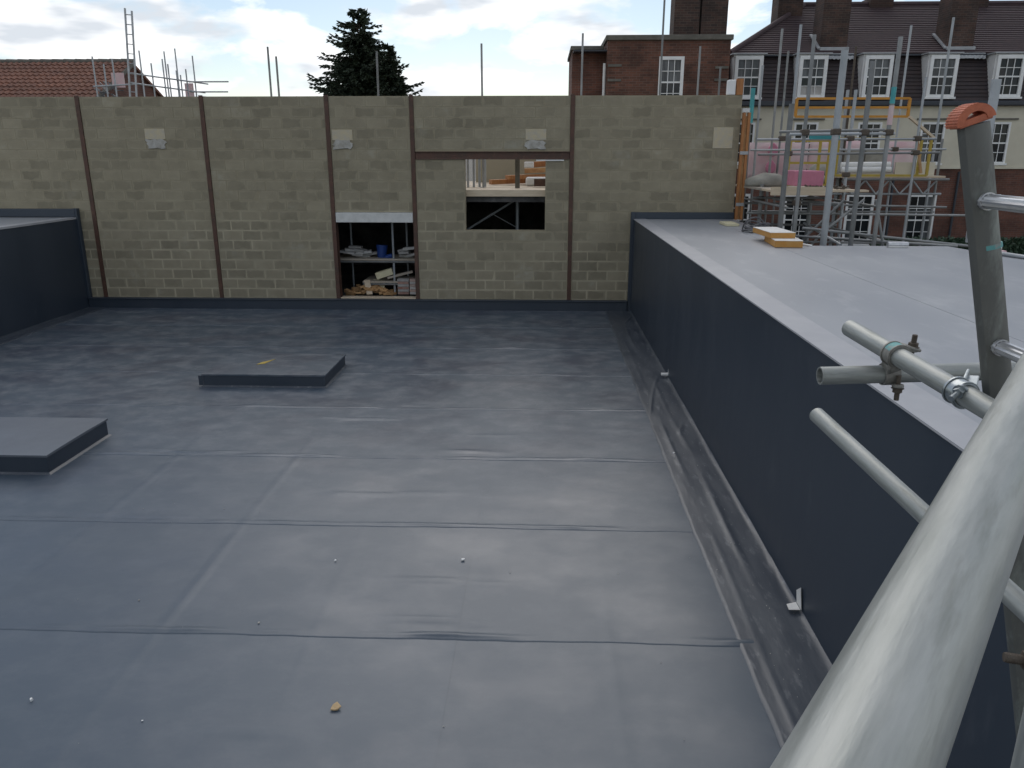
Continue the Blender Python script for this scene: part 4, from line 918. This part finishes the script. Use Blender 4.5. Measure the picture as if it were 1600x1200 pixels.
SX, SY = .655, .858
ftube((SX, SY, .02), (SX, SY, 4.3), 'upright scaffold tube at the lower right corner')
def coupler(name, lb, c1, d1, c2, d2, bolts, m=M_COUP, teal=False, mb_=M_RUST, plate=False, flap=None):
    """two bands round two tubes, a saddle between them and eye bolts: bolts = (position, direction)"""
    t = thing(name, lb, 'coupler', 'scaffold couplers in the foreground', tuple(c1)); o = Vector(c1); c2 = Vector(c2) - o
    bn = MB().ring((0, 0, 0), d1, RT + .0004, RT + .0055, .040, 28).build('band', m, t, smooth=True, bevel=.0015)
    dd = Vector(d1).normalized()
    for s_ in (-1, 1): MB().ring(dd * s_ * .0165, d1, RT + .0056, RT + .0085, .006, 28).build('rim', m, bn, smooth=True, bevel=.001)
    if teal: MB().ring((0, 0, 0), d1, RT + .0057, RT + .0066, .026, 14, -1.1, .9, ref=(-.1, -.3, 1)).build('paint', M_TEAL, bn, smooth=True)
    if plate:
        MB().bar(c2 * .25, c2 * 1.05, .034, .006, up=d1).build('arm', m, t, bevel=.002); MB().bar(c2 * .3 + dd * .02, c2 * 1.1 + dd * .012, .006, .03, up=d1).build('arm', m, t, bevel=.002)
        MB().tube(c2 * .55 - dd * .02, c2 * .55 + dd * .026, .008, 12).build('pivot_pin', m, t, smooth=True)
    else:
        MB().ring(c2, d2, RT + .0004, RT + .0055, .040, 28).build('band', m, t, smooth=True, bevel=.0015)
        MB().bar(c2 * .36, c2 * .64, .04, .04, up=d1).build('saddle', m, t, bevel=.006)
    if flap: MB().bar(Vector(flap[0]) - o, Vector(flap[1]) - o, .032, .008).build('flap', m, t, bevel=.003)
    for p, bd, L in bolts:
        p = Vector(p) - o; bd = Vector(bd).normalized()
        lug = MB().tube(p - bd * .012, p - bd * .002, .015, 16).build('lug', m, t, smooth=True, bevel=.003)
        bt = MB().tube(p - bd * .035, p + bd * L, .0062, 12).build('bolt', mb_, t, smooth=True)
        MB().tube(p, p + bd * .011, .0125, 6).build('nut', mb_, bt, bevel=.001); MB().tube(p - bd * .0015, p, .016, 16).build('washer', mb_, bt)
        tr = MB()
        for k in range(int(L / .003) - 4): tr.ring(p + bd * (.014 + k * .003), bd, .0055, .0069, .0014, 10)
        tr.build('thread', mb_, bt)
    return t
ca = A0 + (A1 - A0) * .38
cc = C0 + (C1 - C0).normalized() * .185
coupler('tube_coupler', 'coupler with turquoise band joining two crossing tubes', ca, (A1 - A0), cc, (C1 - C0),
        [(ca + Vector((.040, .0, .022)), (.02, -.05, 1), .032), (cc + Vector((.012, -.035, -.030)), (0, -.05, -1), .032)], teal=True, flap=(ca + Vector((.012, 0, .027)), ca + Vector((.056, 0, .014))))
cb = A0 + (A1 - A0) * .80
coupler('swivel_coupler', 'shiny zinc coupler clamping the tube to the ladder', cb, (A1 - A0), cb + Vector((.052, .075, .018)), (-.26, 0, 1),
        [(cb + Vector((-.020, -.032, .012)), (-.75, -.62, -.22), .040)], m=M_ZINC, mb_=M_ZINC, plate=True)
coupler('tube_coupler', 'coupler with a rusty bolt on the upright tube at the right edge', (SX, SY, 2.885), (0, 0, 1), (SX + .06, SY + .02, 2.885), (0, 1, 0),
        [((SX - .028, SY + .005, 2.885), (-1, .25, .02), .032)])
# ladder leaning left, seen along its rungs
lad = thing('ladder', 'weathered aluminium ladder with an orange end cap in the right foreground', 'ladder', None, (1.82, 1.72, .02))
top = Vector((.887, 1.72, 3.560)); foot = Vector((1.81, 1.72, .02)); ax = (top - foot).normalized(); px = Vector((ax.z, 0, -ax.x)); lo = Vector(lad.location)
prof = [(-.030, .0), (-.030, -.010), (-.024, -.020), (-.010, -.026), (.006, -.029), (.018, -.027), (.027, -.020), (.030, -.010), (.030, .0)]
for yo, flip in ((0, 1), (-.385, -1)):
    pts = [foot - lo + px * a + Vector((0, b_ * flip + yo, 0)) for a, b_ in prof]
    st = MB().prism(pts, top - foot).build('stile', M_LAD, lad, smooth=True, angle=35)
    MB().prism([foot - lo + ax * 3.395 * 1.0 + px * (a * 1.02 + .003) + Vector((0, b_ * flip * 1.03 + yo, 0)) for a, b_ in prof[3:8]] + [foot - lo + ax * 3.395 + px * .0 + Vector((0, -.01 * flip + yo, 0))], ax * .010).build('teal_mark', M_TEAL, st)
for k in range(12):
    c = foot + ax * ((3.407 - foot.z) / ax.z - k * .322) - lo
    if (c + lo).z < .2: break
    m = MB(); rp = []; n = 20
    for i in range(n):
        a = 2 * PI * i / n; r = .0155 + (.0012 if i % 2 else -.0008); rp.append(c + px * math.cos(a) * r + ax * math.sin(a) * r * .92 + Vector((0, -.022, 0)))
    rg = m.prism(rp, (0, -.34, 0)).build('rung', M_ALU, lad, smooth=True, angle=20)
    MB().ring(c + Vector((0, -.036, 0)), (0, 1, 0), .0155, .0185, .008, 20).build('collar', M_ALU, rg, smooth=True)
# orange rubber end cap: a ribbed arch with a hollow
cap_c = top - lo + Vector((-.008, -.013, .004)); ex = Vector((.942, 0, .336)); ez = Vector((-.336, 0, .942))
def arch(s, r0, a, ybase): return cap_c + ex * math.cos(a) * (r0 * 1.0) + ez * math.sin(a) * (r0 * .92) + Vector((0, ybase, 0))
m = MB(); n = 22; W0, W1 = -.022, .026
for i in range(n):
    a0, a1 = PI * i / n, PI * (i + 1) / n
    q = [arch(0, .0225, a0, W0), arch(0, .0385, a0, W0), arch(0, .0385, a1, W0), arch(0, .0225, a1, W0)]
    m.prism(q, (0, W1 - W0, 0))
cap = m.build('end_cap', M_ORANGE, lad)
m = MB()
for i in range(11):
    a0 = PI * (.42 + i * .052); q = [arch(0, .0378, a0, W0 - .0005), arch(0, .0398, a0 + .02, W0 - .0005), arch(0, .0398, a0 + .08, W0 - .0005), arch(0, .0378, a0 + .10, W0 - .0005)]
    m.prism(q, (0, W1 - W0 + .002, 0))
m.build('rib', M_ORANGE, cap)
MB().prism([cap_c + ex * -.0335 + ez * -.004 + Vector((0, W0 + .002, 0)), cap_c + ex * .0335 + ez * -.004 + Vector((0, W0 + .002, 0)), cap_c + ex * .0335 + ez * .011 + Vector((0, W0 + .002, 0)), cap_c + ex * -.0335 + ez * .009 + Vector((0, W0 + .002, 0))], (0, W1 - W0 - .004, 0)).build('cap_base', M_ORANGE, cap, bevel=.002)
